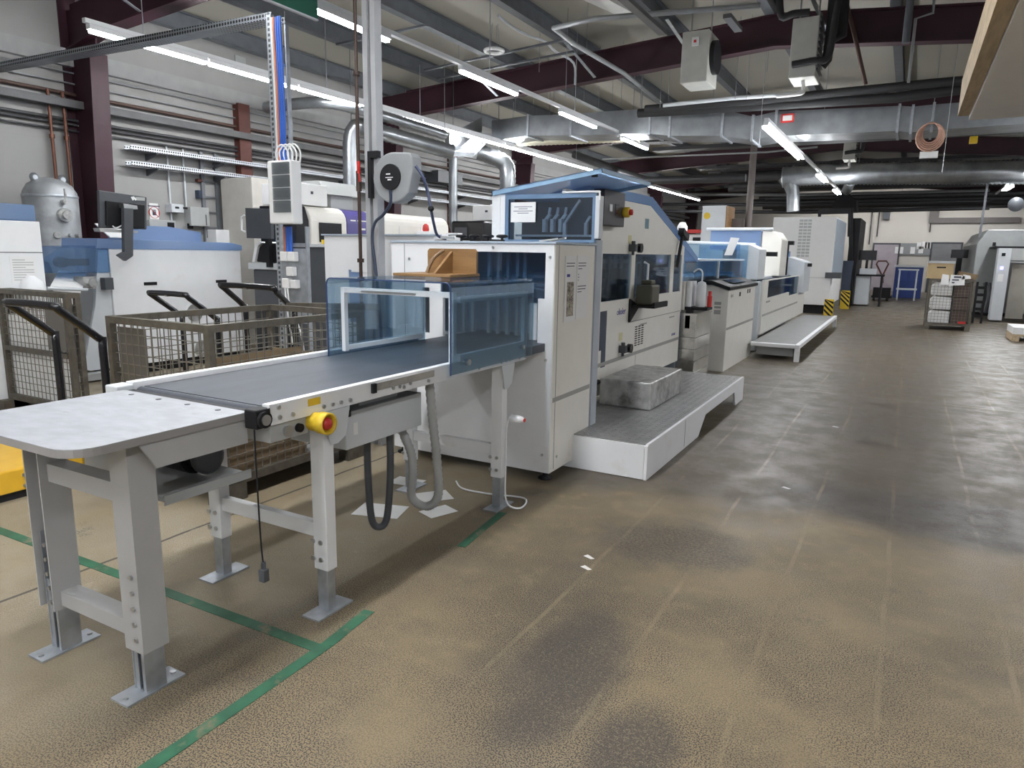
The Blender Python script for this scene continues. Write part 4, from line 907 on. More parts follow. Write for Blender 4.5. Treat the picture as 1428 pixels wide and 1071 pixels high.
MB().cyl(at(66, 402, X=-8.19), at(122, 404, X=-8.19), .018, n=8).build('roller', LGREY, m2)
MB().yz([(4.15, .2), (4.55, .2), (4.55, 1.02), (4.42, 1.06), (4.15, .98)], -8.75, -8.3).build('stand', LGREY, m2, .02)
MB().box(-8.31, -8.296, 4.18, 4.42, .25, .95).build('side_glass', mat('pale_glass', (.50, .60, .62), .3), m2)
MB().box(-8.7, -8.35, 4.2, 4.5, 0, .199).box(-8.45, -8.30, 4.55, 5.0, .02, .10).build('foot', GREYP, m2)
MB().box(-8.45, -8.25, 4.72, 4.86, 1.10, 1.24).cyl((-8.25, 4.79, 1.17), (-8.18, 4.79, 1.17), .05, n=12).build('clamp', ALUW, m2)
MB().box(LX+.001, LX+.10, 5.0, 5.10, 1.08, 1.22).build('control_box', DGREY, m2)
m3_ = thing('press_cabinet', 'white cabinet with blue translucent cover at the left edge of the picture', 'machine', (-8.2, 3.4, 0))
MB().box(-9.0, -7.6, 2.6, 3.97, .05, 1.82).build('body', WHITE, m3_, .006)
MB().box(-8.9, -7.598, 2.6, 3.94, 1.823, 1.98).build('top_cover', BLUEC2, m3_, .012)
MB().box(-7.5995, -7.597, 3.66, 3.90, 1.22, 1.48).build('label', PAPER, m3_)
MB().box(-7.5995, -7.597, 2.6, 3.97, 1.515, 1.522).build('panel_gap', DGREY, m3_)
gy = MB()
for k in range(9): gy.box(-7.5965, -7.596, 3.68, 3.68+.19*(1-.4*(k % 3 == 2)), 1.25+.024*k, 1.257+.024*k)
gy.build('text_line', GREYP, m3_)

# galvanised tank
tk = thing('pressure_tank', 'tall galvanised pressure tank standing against the left wall', 'tank', (-9.76, 5.26, 0))
MB().lathe([(.24, .15), (.30, .30), (.312, .40), (.312, 2.2), (.31, 2.205), (.30, 2.26), (.25, 2.35), (.16, 2.41), (.05, 2.44)], (-9.76, 5.26, 0), 32).build('shell', TANKM, tk)
MB().lathe([(.315, 2.19), (.318, 2.20), (.318, 2.215), (.313, 2.222)], (-9.76, 5.26, 0), 32).build('weld_seam', GALV, tk)
for a in (.3, 2.4, 4.5): MB().cyl((-9.76+.22*math.cos(a), 5.26+.22*math.sin(a), 0), (-9.76+.22*math.cos(a), 5.26+.22*math.sin(a), .31), .03, n=8).build('leg', GALV, tk)
d_ = Vector((.86, -.50, 0))
def port(z, ang, r, l):
    v = Vector((math.cos(ang), math.sin(ang), 0)); c_ = Vector((-9.76, 5.26, z)); return (c_+v*.30, c_+v*(.312+l), r)
base = math.atan2(-5.22, 9.76)
pr = MB()
for z, da, r, l in ((1.97, .42, .085, .05), (1.97, .42, .05, .09), (1.72, .1, .04, .06), (1.72, .55, .02, .05), (1.72, .9, .03, .05), (2.0, -.75, .04, .05)):
    a_, b_, r_ = port(z, base+da, r, l); pr.cyl(a_, b_, r_, n=16)
a_, b_, r_ = port(2.13, base+.42, .03, .08); pr.cyl(a_, b_, r_, n=10).cyl(b_, b_+Vector((0,0,.16)), .014, n=8)
pr.build_each('port', ALUW, tk)
for dy in (-.2, .2): MB().lathe([(.03, -.03), (.06, 0), (.03, .03)], (-9.76, 5.26+dy*.85, 2.43), 12, 'x').build('lifting_eye', GALV, tk)
for y, l in ((5.60, 'copper pipe rising from the tank, left of the two'), (5.79, 'copper pipe rising beside the tank, right of the two')):
    solo('copper_pipe', MB().tube([(-10.2, y, 2.0), (-10.2, y, 3.62)], .022, 8).cyl((-10.2, y, 3.0), (-10.2, y, 3.05), .035, n=8), COPPER, l, 'pipe')

# ================================================================== DIGITAL PRESS ROW
dp = thing('digital_press', 'long white digital press with black front, violet panel and rounded housings', 'machine', (-8.3, 9.5, 0))
QX = -7.6
def housing(y0, y1, z0, z1, r=.22):
    return [(QX-1.2, z0), (QX, z0), (QX, z1-r)]+[(QX-r+r*math.cos(PI/2*i/5), z1-r+r*math.sin(PI/2*i/5)) for i in range(1, 6)]+[(QX-1.2, z1)]
MB().xz(housing(7.66, 8.4, 0, 2.22), 7.66, 8.42).build('front_housing', WARMLIT, dp, .02)
MB().xz([(QX-.75, 0), (QX-.03, 0), (QX-.03, 2.0), (QX-.1, 2.2), (QX-.75, 2.2)], 7.40, 7.655).build('black_front', BLACKG, dp, .01)
MB().box(QX+.001, QX+.02, 7.82, 8.28, 1.70, 1.98).build('screen', BLACKG, dp)
MB().xz(housing(8.43, 9.0, 0, 2.21), 8.43, 9.0).build('violet_panel', VIOLET, dp)
MB().xz(housing(9.0, 11.3, 1.2, 2.21, .2), 9.01, 11.2).build('long_housing', WARMLIT, dp, .03)
MB().xz(housing(9.0, 11.3, 0, 1.19, .02), 9.01, 11.2).build('lower_body', LGREY, dp)
MB().box(QX+.0005, QX+.003, 8.50, 8.62, 2.03, 2.05).box(QX+.0005, QX+.003, 8.66, 8.98, 2.03, 2.05).box(QX+.0005, QX+.003, 8.68, 8.84, 1.90, 1.93).build('white_mark', PAPER, dp)
MB().box(-8.5, -7.9, 8.4, 8.9, 2.2205, 2.42).xz([(-8.6, 2.42), (-7.8, 2.42), (-7.95, 2.62), (-8.5, 2.62)], 8.2, 9.0).build('exhaust_hood', GREYP, dp)
sg = MB()
for y in (9.7, 10.3): sg.box(QX+.0003, QX+.001, y, y+.008, 1.25, 2.0)
sg.build('panel_gap', GREYP, dp)
for y0, x0, l in ((7.5, -8.2, 'white boxy cooling unit on top of the digital press, left one'), (12.5, -7.7, 'white boxy cooling unit behind the binder, right one')):
    z0 = 2.222 if y0 < 9 else 2.223
    cu = thing('cooling_box', l, 'box', (x0+.2, y0+.3, z0))
    MB().box(x0-.2, x0+.5, y0, y0+.62, z0, z0+.30).build('body', PAPER, cu, .01); MB().box(x0+.1, x0+.3, y0+.2, y0+.4, z0+.301, z0+.33).build('cap', PAPER, cu)
    MB().box(x0+.501, x0+.503, y0+.28, y0+.33, z0+.16, z0+.2).box(x0+.1, x0+.16, y0-.003, y0-.001, z0+.16, z0+.2).build('emblem', INK, cu)
d2 = thing('digital_press', 'second press unit with black front behind the delivery cabinet', 'machine', (-8, 12.3, 0))
MB().box(-7.78, -7.05, 11.55, 12.55, 0, 2.17).build('black_front', BLACKG, d2, .03)
MB().box(-7.9, -6.98, 12.56, 13.1, 0, 2.19).build('white_housing', WARMLIT, d2, .02)
MB().box(-7.70, -7.42, 11.54, 11.549, 1.85, 2.05).build('screen', DGREY, d2)
wl = thing('white_handling_unit', 'small white handling frame with a red beacon above the delivery cabinet', 'machine', (-7.4, 10.7, 0))
MB().box(-7.56, -7.3, 10.15, 10.3, .3, 1.93).box(-7.56, -7.3, 11.05, 11.2, .3, 1.93).box(-7.56, -7.3, 10.3, 11.05, 1.80, 1.90).box(-7.56, -7.3, 10.15, 11.2, 0, .299).build('frame', WHITE, wl)
MB().lathe([(.05, 0), (.06, .03), (.05, .10), (.02, .13)], (-7.42, 10.22, 1.93), 12).build('beacon', RED, wl)
mn = thing('press_monitor', 'large dark monitor panel left of the distribution board post', 'monitor', (-7.3, 6.3, 0))
MB().prism([at(342, 290, Y=6.3), at(377, 291, Y=6.3), at(378, 333, Y=6.3), at(344, 332, Y=6.3)], (0, .05, 0)).build('screen', mat('grey_screen', (.06, .065, .075), .3), mn)
MB().box(-7.1, -7.04, 6.36, 6.42, 1.36, 1.9).build('stand', BLACK, mn)
MB().tube([at(341, 300, Y=6.3), at(337, 303, Y=6.3), at(337, 321, Y=6.3), at(342, 323, Y=6.3)], .012, 8).build('handle', WHITE, mn)
con = thing('press_console', 'black operator console with white curved side between the white machine and the board post', 'console', (-7.2, 6.6, 0))
MB().xz([(-7.35, 1.42), (-7.28, 1.62), (-7.2, 1.66), (-6.9, 1.66), (-6.9, 1.42)], 6.42, 6.9).build('hood', BLACK, con, .02)
MB().xz([(-7.40, 1.42), (-7.33, 1.64), (-7.25, 1.68), (-7.2, 1.665), (-7.28, 1.625), (-7.355, 1.42)], 6.4, 6.9).build('white_cheek', WHITE, con)
MB().box(-7.50, -6.6, 6.42, 7.2, 1.33, 1.41).build('tray', LGREY, con)
MB().box(-7.45, -6.6, 6.45, 7.2, .06, 1.329).build('body', DGREY, con, .02)
MB().box(-7.43, -6.62, 6.44, 6.449, .2, .85).build('front_panel', BLACKG, con)
cbn = thing('dark_cabinet', 'dark anthracite cabinet with pale top edge right of the board post', 'cabinet', (-6.3, 6.6, 0))
MB().box(-6.60, -5.90, 6.3, 7.1, 0, 1.62).build('body', DGREY, cbn, .006); MB().box(-6.62, -5.88, 6.28, 7.1, 1.621, 1.655).build('top', LGREY, cbn)
cb2 = thing('beige_cabinet', 'tall beige wall cabinet with handle behind the large dark monitor', 'cabinet', (-9.5, 9, 0))
MB().box(-10.14, -9.4, 8.2, 9.5, 0, 2.72).build('body', mat('beige_paint', (.50, .48, .44), .5), cb2, .01)
solo('yellow_lamp', MB().cyl((-6.18, 6.5, 1.656), (-6.18, 6.5, 1.76), .03, n=10).cyl((-6.25, 6.5, 1.656), (-6.25, 6.5, 1.71), .025, n=10), YEL2, 'small yellow-green canister on top of the dark cabinet', 'canister')

# ================================================================== DISTRIBUTION BOARD POST, HOSE REEL POST
ps = thing('board_post', 'galvanised slotted post carrying the distribution board and blue cables', 'post', (-5.1, 4.85, 0))
MB().box(-5.28, -5.22, 4.86, 4.90, 0, 3.66).box(-5.06, -5.045, 4.86, 4.90, 2.4, 3.55).box(-4.90, -4.885, 4.86, 4.90, 0, 1.8).build('upright', GALV, ps)
hl = MB()
for k in range(80): hl.box(-5.262, -5.238, 4.8585, 4.8599, .1+.045*k, .125+.045*k)
hl.build_each('slot', DGREY, ps)
ru = MB()
for z in (1.62, 2.5, 2.85, 3.2): ru.box(-5.22, -5.06 if z > 2 else -4.90, 4.87, 4.885, z, z+.03)
ru.build_each('cross_rail', GALV, ps)
for i, (x, m_) in enumerate(((-5.135, BLUEC), (-5.11, BLUEC), (-5.085, BLUEC), (-5.165, ORANGE), (-5.19, LGREY))):
    MB().tube([(x, 4.845, 3.62), (x, 4.84, 3.5), (x+.01, 4.838, 2.9), (x, 4.84, 2.38)], .011, 8, 3).build('cable', m_, ps)
    if i != 4: MB().tube([(x+.02, 4.845, 1.80), (x+.02, 4.845, 1.55)], .014, 8).build('cable', m_, ps)
lp = MB()
for k in range(4): lp.tube([(-5.17+.05*k, 4.84, 2.36), (-5.2+.05*k, 4.83, 2.46), (-5.12+.05*k, 4.83, 2.53), (-5.04+.05*k, 4.83, 2.46), (-5.06+.05*k, 4.84, 2.36)], .008, 6, 4)
lp.build('cable_loop', PAPER, ps)
db = thing('distribution_board', 'white distribution board with four clear covers on the slotted post', 'fuse box', (-5.05, 4.8, 1.83))
MB().box(-5.21, -4.91, 4.73, 4.855, 1.82, 2.38).build('housing', PAPER, db, .012)
for k in range(4):
    z = 1.92+.112*k
    MB().box(-5.14, -4.925, 4.716, 4.7295, z, z+.105).build('clear_cover', CLEAR, db, .004)
    MB().box(-5.12, -4.945, 4.7296, 4.7299, z+.02, z+.085).build('fuse_row', LGREY, db)
for (x, z, s_, l) in ((-5.13, 1.48, .09, 'white socket box below the distribution board, upper left'), (-5.03, 1.48, .09, 'white socket box below the distribution board, upper right'), (-5.06, 1.345, .085, 'white socket box in the middle below the distribution board'),
                   (-5.12, 1.23, .09, 'white socket box below the distribution board, lower left'), (-5.02, 1.23, .08, 'white socket box below the distribution board, lower right')):
    solo('socket_box', MB().box(x-s_/2, x+s_/2, 4.80, 4.858, z, z+s_), PAPER, l, 'socket', None, .008)
MB().box(-5.22, -4.9, 4.862, 4.87, .9, 1.60).build('back_plate', GALV, ps)
MB().tube([(-5.08, 4.79, 1.23), (-5.04, 4.78, 1.05), (-4.95, 4.8, .85), (-4.9, 4.8, .6)], .008, 6, 4).tube([(-5.11, 4.79, 1.23), (-5.08, 4.78, 1.0), (-5.05, 4.8, .7)], .008, 6, 4).build('white_lead', PAPER, ps)

hp = thing('hose_reel_post', 'grey slotted steel post rising to the roof beside the delivery cabinet', 'post', (-3.73, 4.45, 0))
MB().box(-3.79, -3.745, 4.42, 4.50, 0, 5.3).box(-3.715, -3.67, 4.42, 4.50, 0, 5.3).box(-3.745, -3.715, 4.46, 4.50, 0, 5.3).build('channel', mat('post_grey', (.42, .43, .45), .5, .3), hp)
hl = MB()
for k in range(60): hl.box(-3.737, -3.723, 4.4585, 4.4599, 1.4+.06*k, 1.43+.06*k)
hl.build_each('slot', BLACK, hp)
bp = solo('riser_pipe', MB().cyl((-3.82, 4.38, 0), (-3.82, 4.38, 5.2), .014, n=10).cyl((-3.82, 4.38, 1.5), (-3.82, 4.38, 1.53), .028, n=10).cyl((-3.82, 4.38, 2.9), (-3.82, 4.38, 2.93), .028, n=10).cyl((-3.82, 4.38, 2.05), (-3.82, 4.38, 2.2), .022, n=10), mat('rusty_pipe', (.05, .03, .024), .5, .4, var=.2), 'thin brown riser pipe next to the hose reel post', 'pipe')
solo('valve_lever', MB().box(-3.80, -3.785, 4.34, 4.36, 2.18, 2.27).bar((-3.79, 4.35, 2.18), (-3.80, 4.37, 2.12), .012), RED, 'red valve lever on the brown riser pipe', 'lever')
hr = thing('hose_reel', 'grey round hose reel with a black hub mounted on the steel post', 'hose reel', (-3.42, 4.42, 2.0))
cx, cy, cz = -3.46, 4.36, 2.145
poly = [(cx+.185*math.cos(a), cz+.20*math.sin(a)) for a in [math.radians(60+i*15) for i in range(19)]]
poly = [(cx+.185*math.cos(math.radians(a)), cz-.01+.185*math.sin(math.radians(a))) for a in range(84, 331, 12)]+[(cx+.185, cz+.02), (cx+.19, cz+.13), (cx+.165, cz+.165)]
MB().xz(poly, cy-.02, cy+.10).build('case', mat('reel_grey', (.25, .26, .27), .5), hr, .012)
MB().cyl((cx-.01, cy-.021, cz-.005), (cx-.01, cy-.035, cz-.005), .095, n=24).build('hub', BLACK, hr)
MB().box(cx-.045, cx-.005, cy-.0365, cy-.0352, cz+.012, cz+.02).box(cx-.05, cx+.02, cy-.0365, cy-.0352, cz-.012, cz-.006).box(cx-.03, cx+.005, cy-.0365, cy-.0352, cz-.03, cz-.02).build('hub_print', PAPER, hr)
MB().box(cx-.27, cx-.17, cy+.02, cy+.06, cz+.15, cz+.20).box(cx-.27, cx-.24, cy+.02, cy+.06, cz-.15, cz+.15).build('bracket', BLACK, hr)
MB().tube([(cx-.01, cy-.03, cz-.10), (cx-.02, cy-.02, cz-.20), (cx-.10, cy-.01, cz-.28), (cx-.19, cy, cz-.34), (cx-.22, cy, cz-.46), (cx-.19, cy+.0, cz-.7), (cx-.17, cy+.01, cz-.95), (cx-.16, cy+.02, cz-1.3)], .0125, 8, 6).build('hose', mat('hose_blue', (.03, .04, .07), .4), hr)
pts = [at(580, 232, Y=4.36), at(590, 247, Y=4.36), at(597, 270, Y=4.4), at(601, 292, Y=4.4), at(605, 312, Y=4.5), at(610, 328, Y=4.6), at(622, 333, Y=4.62)]
MB().tube(pts, .0115, 8, 6).build('hose', mat('hose_blue2', (.03, .04, .09), .4), hr)
p = at(601, 291, Y=4.4); MB().lathe([(.005, -.022), (.02, -.012), (.025, 0), (.02, .012), (.005, .022)], tuple(p), 12).build('stop_ball', BLACK, hr)
p = at(618, 330, Y=4.6); MB().bar((p.x-.02, p.y, p.z-.005), (p.x+.09, p.y+.02, p.z-.01), .02, .02).bar((p.x+.05, p.y, p.z+.01), (p.x+.13, p.y, p.z+.015), .012).build('air_gun', STEEL, hr)
gs = thing('green_sign', 'dark green sign board hanging from the roof, cut by the top edge', 'sign', (-4.5, 4.3, 3.46))
MB().box(-4.52, -4.5, 3.4, 4.70, 3.475, 4.1).build('board', GREENS, gs); MB().box(-4.525, -4.495, 3.4, 4.70, 3.462, 3.4745).build('edge_trim', LGREY, gs)
for y in (3.6, 4.5): MB().cyl((-4.51, y, 4.1), (-4.51, y, 5.5), .004, n=6).build('wire', PIPEG, gs)
# ================================================================== CABLE TRAYS, WALL SERVICES
def tray(name, label, p, q, w_=.20, h=.06, group=None, m=None):
    o = MB(); p, q = Vector(p), Vector(q); d = (q-p).normalized(); sd = Vector((0,0,1)).cross(d).normalized()
    for s_ in (-1, 1): o.bar(p+sd*(w_/2*s_)+Vector((0,0,h/2)), q+sd*(w_/2*s_)+Vector((0,0,h/2)), .003, h)
    o.bar(p+Vector((0,0,.002)), q+Vector((0,0,.002)), w_, .003)
    return solo(name, o, m or PERF, label, 'cable tray', group)
a, e = at(0, 82, Y=4.95), at(371, 20, Y=4.95)
tray('cable_tray', 'perforated cable tray crossing from the left wall to the board post', (-10.2, 4.95, 3.70), (-5.22, 4.95, 3.62), .16)
tray('cable_tray', 'upper perforated cable tray on brackets along the left wall', (-10.12, 6.6, 2.98), (-10.12, 18, 2.98), .14, m=PERF_LIT)
tray('cable_tray', 'lower perforated cable tray on brackets along the left wall', (-10.12, 6.6, 2.76), (-10.12, 18, 2.76), .14, m=PERF_LIT)
tray('cable_tray', 'dusty cable tray high on the left wall behind the pipes', (-10.16, 3.0, 3.42), (-10.16, 38, 3.42), .18, .10, m=PERFD)
br = 0
for k, y in enumerate((7.0, 8.2, 9.6, 11.2, 13.5, 15.5)):
    for z in (2.93, 2.71): solo('wall_bracket', MB().prism([(XW, y-.012, z+.04), (-10.02, y-.012, z+.04), (-10.02, y-.012, z+.02), (XW, y-.012, z-.06)], (0, .024, 0)), DGREY, 'dark triangular bracket under a perforated tray on the left wall', 'bracket', 'tray brackets')
for z, r, m_, l in ((3.28, .022, PIPE, 'upper dark pipe of the three along the left wall'), (3.22, .018, PIPE, 'middle dark pipe of the three along the left wall'), (3.14, .014, PIPE, 'lower dark pipe of the three along the left wall'),
                 (3.62, .026, mat('brown_pipe', (.10, .06, .05), .5, .2), 'brown pipe along the left wall above the dusty tray'), (3.76, .012, PIPEG, 'thin grey conduit along the left wall, lower of two'), (3.90, .012, PIPEG, 'thin grey conduit along the left wall, upper of two')):
    solo('wall_pipe', MB().cyl((-10.24, 2.5, z), (-10.24, 39, z), r, n=8), m_, l, 'pipe')
for y0, y1 in ((2.2, 39),): pass
tw = [(10.05, 'brown steel pillar on the left wall beside the red pipe run'), (15.2, 'slim brown pillar on the left wall behind the hose reel')]
solo('wall_pillar', MB().box(XW, -10.16, 8.66, 8.90, 0, 4.0), OXIDE, 'oxide red wall pillar behind the violet press', 'pillar')
solo('wall_pillar', MB().box(XW, -10.16, 15.1, 15.35, 0, 4.0), OXIDE, 'oxide red wall pillar right of the hose reel', 'pillar')
ld = MB().box(-10.29, -10.25, 7.92, 7.98, 1.2, 3.15).box(-10.29, -10.25, 8.20, 8.26, 1.2, 3.15)
for k in range(7): ld.box(-10.29, -10.27, 7.98, 8.20, 1.4+.25*k, 1.43+.25*k)
solo('cable_ladder', ld, mat('ladder_grey', (.20, .21, .23), .5, .4), 'vertical cable ladder on the left wall above the electrical cabinet', 'cable ladder')
for k, (y, l) in enumerate(((7.34, 'thin vertical conduit on the left wall, leftmost of the pair'), (7.62, 'thin vertical conduit on the left wall, right of the pair'))):
    solo('conduit', MB().cyl((-10.27, y, 1.6), (-10.27, y, 3.15), .014, n=6), LGREY, l, 'conduit')
def wallbox(name, label, px0, py0, px1, py1, m, dep=.15, cat='cabinet'):
    a, b_ = at(px0, py0, X=XW+dep), at(px1, py1, X=XW+dep)
    o = thing(name, label, cat, (XW, (a.y+b_.y)/2, b_.z)); MB().box(XW, XW+dep, a.y, b_.y, min(a.z, b_.z), max(a.z, b_.z)).build('body', m, o, .008); return o, a, b_
o, a, b_ = wallbox('electrical_cabinet', 'grey wall cabinet with switches left of the cable ladder', 265, 288, 293, 316, GREYP)
MB().box(XW+.151, XW+.154, (a.y+b_.y)/2+.1, b_.y-.06, 1.95, 2.12).box(XW+.151, XW+.154, (a.y+b_.y)/2+.1, b_.y-.06, 1.75, 1.9).build('breaker', DGREY, o)
o, a, b_ = wallbox('meter_box', 'small grey box with two black windows on the left wall', 239, 284, 257, 297, LGREY)
MB().box(XW+.151, XW+.153, a.y+.06, a.y+.13, b_.z+.06, a.z-.04).box(XW+.151, XW+.153, a.y+.2, a.y+.28, b_.z+.06, a.z-.04).build('window', BLACK, o)
o, a, b_ = wallbox('socket_strip', 'row of grey socket boxes on the left wall behind the blue cover', 208, 306, 246, 321, GREYP, .1, 'socket')
MB().box(XW+.101, XW+.104, a.y+.3, a.y+.42, b_.z+.03, a.z-.03).box(XW+.101, XW+.104, a.y+.65, a.y+.76, b_.z+.03, a.z-.03).build('cover', BLACK, o)
a, b_ = at(208, 283, X=XW+.01), at(222, 306, X=XW+.01)
sg = thing('warning_sign', 'white sign with a red no-entry hand symbol on the left wall', 'sign', (XW+.01, (a.y+b_.y)/2, b_.z))
MB().box(XW, XW+.008, a.y, b_.y, b_.z, a.z).build('plate', PAPER, sg)
cy_, cz_ = (a.y+b_.y)/2, (a.z+b_.z)/2-.02
rg = MB(); rr = .085
for i in range(24):
    t0, t1 = 2*PI*i/24, 2*PI*(i+1)/24; rg.bar((XW+.010, cy_+rr*math.cos(t0), cz_+rr*math.sin(t0)), (XW+.010, cy_+rr*math.cos(t1), cz_+rr*math.sin(t1)), .018, .004)
rg.bar((XW+.012, cy_-.06, cz_+.06), (XW+.012, cy_+.06, cz_-.06), .016, .004); rg.build('red_ring', RED, sg)
hd = MB().box(XW+.0085, XW+.0095, cy_-.03, cy_+.03, cz_-.04, cz_+.01)
for i in range(4): hd.box(XW+.0085, XW+.0095, cy_-.03+.016*i, cy_-.019+.016*i, cz_+.01, cz_+.045)
hd.build('hand_symbol', INK, sg)
MB().box(XW+.0085, XW+.0095, cy_-.1, cy_+.1, a.z-.05, a.z-.035).build('text_line', INK, sg)
o, a, b_ = wallbox('isolator', 'small blue-grey switch under an orange box on the left wall', 277, 265, 283, 277, NAVY, .1, 'switch')
o, a, b_ = wallbox('alarm_box', 'small orange-red box high on the left wall', 276, 249, 283, 254, OXIDE, .08, 'box')
o, a, b_ = wallbox('white_board', 'white board on the left wall behind the large monitor', 301, 320, 322, 344, WHITE, .3, 'board')
o, a, b_ = wallbox('roof_vent', 'grey square vent plate high on the left wall', 328, 76, 344, 108, GREYP, .02, 'vent')
o, a, b_ = wallbox('wall_cabinet', 'dark grey cabinet high on the left wall right of the hose reel', 611, 237, 645, 259, DGREY, .4)
solo('corner_pipe', MB().tube([(-9.9, 9.2, 2.4), (-9.9, 9.3, 2.65), (-10.05, 9.4, 2.75), (-10.1, 9.4, 3.0)], .05, 10, 4), OXIDE, 'short red-brown elbow pipe above the beige cabinet', 'pipe')

# ================================================================== DUCTS
def spiral(name, label, pts, r, m=DUCT, cat='duct'):
    P = smooth_path([Vector(p) for p in pts], 10); o = MB()
    # resample for the seam ribs
    L_ = [0]
    for a_, b_ in zip(P[:-1], P[1:]): L_.append(L_[-1]+(b_-a_).length)
    n = int(L_[-1]/.05); Q = []; k = 0
    for i in range(n+1):
        s_ = L_[-1]*i/n
        while k < len(L_)-2 and L_[k+1] < s_: k += 1
        t_ = (s_-L_[k])/max(1e-6, L_[k+1]-L_[k]); Q.append(P[k].lerp(P[k+1], min(1, t_)))
    for p_ in (Q[len(Q)//3], Q[-1] if abs(Q[-1].z-Q[0].z) < .6 else Q[len(Q)//3]):
        solo('duct_hanger', MB().cyl((p_.x, p_.y, p_.z+r*.9), (p_.x, p_.y, roof_z(p_.x)-.02), .008, n=5), PIPEG, 'thin rod hanging a round duct from the roof', 'rod', 'duct hanger rods')
    o.tube(Q, [r*(1.0 if i % 2 else 1.10) for i in range(len(Q))], 18)
    return solo(name, o, m, label, cat)
e1 = at(451, 141, Z=3.85); e2 = at(620, 186, Z=3.60)
spiral('spiral_duct', 'upper silver spiral duct running behind the nearer tube lamps', [at(372, 150, Z=3.95), at(450, 143, Z=3.90), at(520, 158, Z=3.85), at(620, 188, Z=3.80)], .085)
spiral('spiral_duct', 'lower silver spiral duct bending down to the digital press', [at(489, 268, X=-8.6), at(489, 235, X=-8.6), at(489, 200, X=-8.6), at(494, 180, X=-8.55), at(508, 176, X=-8.4), at(540, 187, X=-8.05), at(630, 212, X=-7.4)], .125)
spiral('spiral_duct', 'silver spiral duct curving down behind the raised blue lid', [at(668, 212, Y=14.0), at(695, 222, Y=14.2), at(706, 232, Y=14.3), at(708, 250, Y=14.3), at(707, 275, Y=14.3)], .17)
p = at(668, 212, Y=14.0); solo('duct_hanger', MB().cyl((p.x+.05, 14.0, p.z+.14), (p.x+.05, 14.0, roof_z(p.x)-.02), .008, n=5), PIPEG, 'thin rod hanging a round duct from the roof', 'rod', 'duct hanger rods')
p = at(632, 220, Y=12.2); spiral('spiral_duct', 'thin vertical silver duct dropping right of the hose reel', [(p.x, 12.2, p.z), (p.x, 12.2, p.z-.8), (p.x+.0, 12.2, p.z-1.25), (p.x+.1, 12.15, p.z-1.45)], .085)
p0, p1 = at(705, 197, Y=14.6), at(893, 190, Y=15.0)
spiral('flexible_duct', 'cream flexible duct running under the rectangular duct', [p0, p0.lerp(p1, .5), p1], .11, mat('cream_duct', (.55, .53, .42), .5, .3))
# rectangular main duct: sections between stations (X, zbottom, ztop)
st = [(-8.3, 3.99, 4.42), (-7.4, 4.06, 4.46), (-6.4, 4.0, 4.42), (-4.7, 3.93, 4.40), (-4.3, 3.86, 4.28), (-3.3, 3.80, 4.26), (-2.75, 3.70, 4.10), (-2.35, 3.74, 4.16), (-.4, 3.70, 4.10), (-.2, 3.66, 4.07), (.1, 3.68, 4.08), (2.0, 3.70, 4.08), (6.0, 3.70, 4.08)]
du = thing('rectangular_duct', 'large rectangular sheet metal duct spanning across the hall', 'duct', (-1, 14.2, 3.7))
for i in range(len(st)-1):
    (xa, za, zb_), (xb, zc, zd) = st[i], st[i+1]
    y0, y1 = 13.9, 14.75
    kink = -.16 if i in (4, 5) else 0
    MB().prism([(xa, y0, za), (xb, y0, zc), (xb, y0, zd), (xa, y0, zb_)], (0, y1-y0, 0)).build('section', DUCT, du)
    MB().prism([(xb-.02, y0-.03, zc-.03), (xb+.02, y0-.03, zc-.03), (xb+.02, y0-.03, zd+.03), (xb-.02, y0-.03, zd+.03)], (0, .9, 0)).build('flange', GALV, du)
a, b_, c_, d_ = at(650, 186, Y=13.9), at(700, 166, Y=14.0), at(680, 204, Y=13.0), at(627, 216, Y=12.3)
MB().prism([at(672, 163, Y=13.9), at(672, 192, Y=13.9), at(627, 216, Y=12.2), at(627, 187, Y=12.2)], (-.45, .5, 0)).build('branch', DUCT, du)
MB().prism([at(683, 194, Y=13.9), at(660, 219, Y=12.9), at(632, 218, Y=12.3), at(668, 190, Y=13.3)], (0, .05, .10)).build('branch_foot', DUCT, du)
for x in (-7.0, -5.2, -3.6, -1.6, .8, 3): MB().cyl((x, 14.3, 4.42 if x < -5 else (4.3 if x < -3 else 4.14)), (x, 14.3, roof_z(x)-.02), .006, n=6).build('hanger', PIPEG, du)
lb_ = thing('duct_label', 'red and white label on the rectangular duct by the aisle lamp', 'label', (-2.15, 13.864, 3.98))
MB().box(-2.26, -2.04, 13.86, 13.868, 3.95, 4.10).build('red_backing', RED, lb_); MB().box(-2.23, -2.07, 13.855, 13.859, 3.98, 4.07).build('white_field', PAPER, lb_)
# far round duct
q0, q1 = at(1090, 246, Y=24), at(1430, 243, Y=24)
fdct = spiral('spiral_duct', 'big round silver duct crossing the hall in the distance', [at(1092, 247, Y=24), at(1150, 243, Y=24), at(1300, 241, Y=24), at(1440, 240, Y=24)], .30)
solo('duct_elbow', MB().tube([at(1096, 246, Y=24), at(1102, 256, Y=24), at(1106, 268, Y=24), at(1106, 295, Y=24)], [.26, .22, .19, .19], 16, 0), DUCT, 'foil wrapped duct dropping from the big round duct to the white drying cabinet', 'duct')
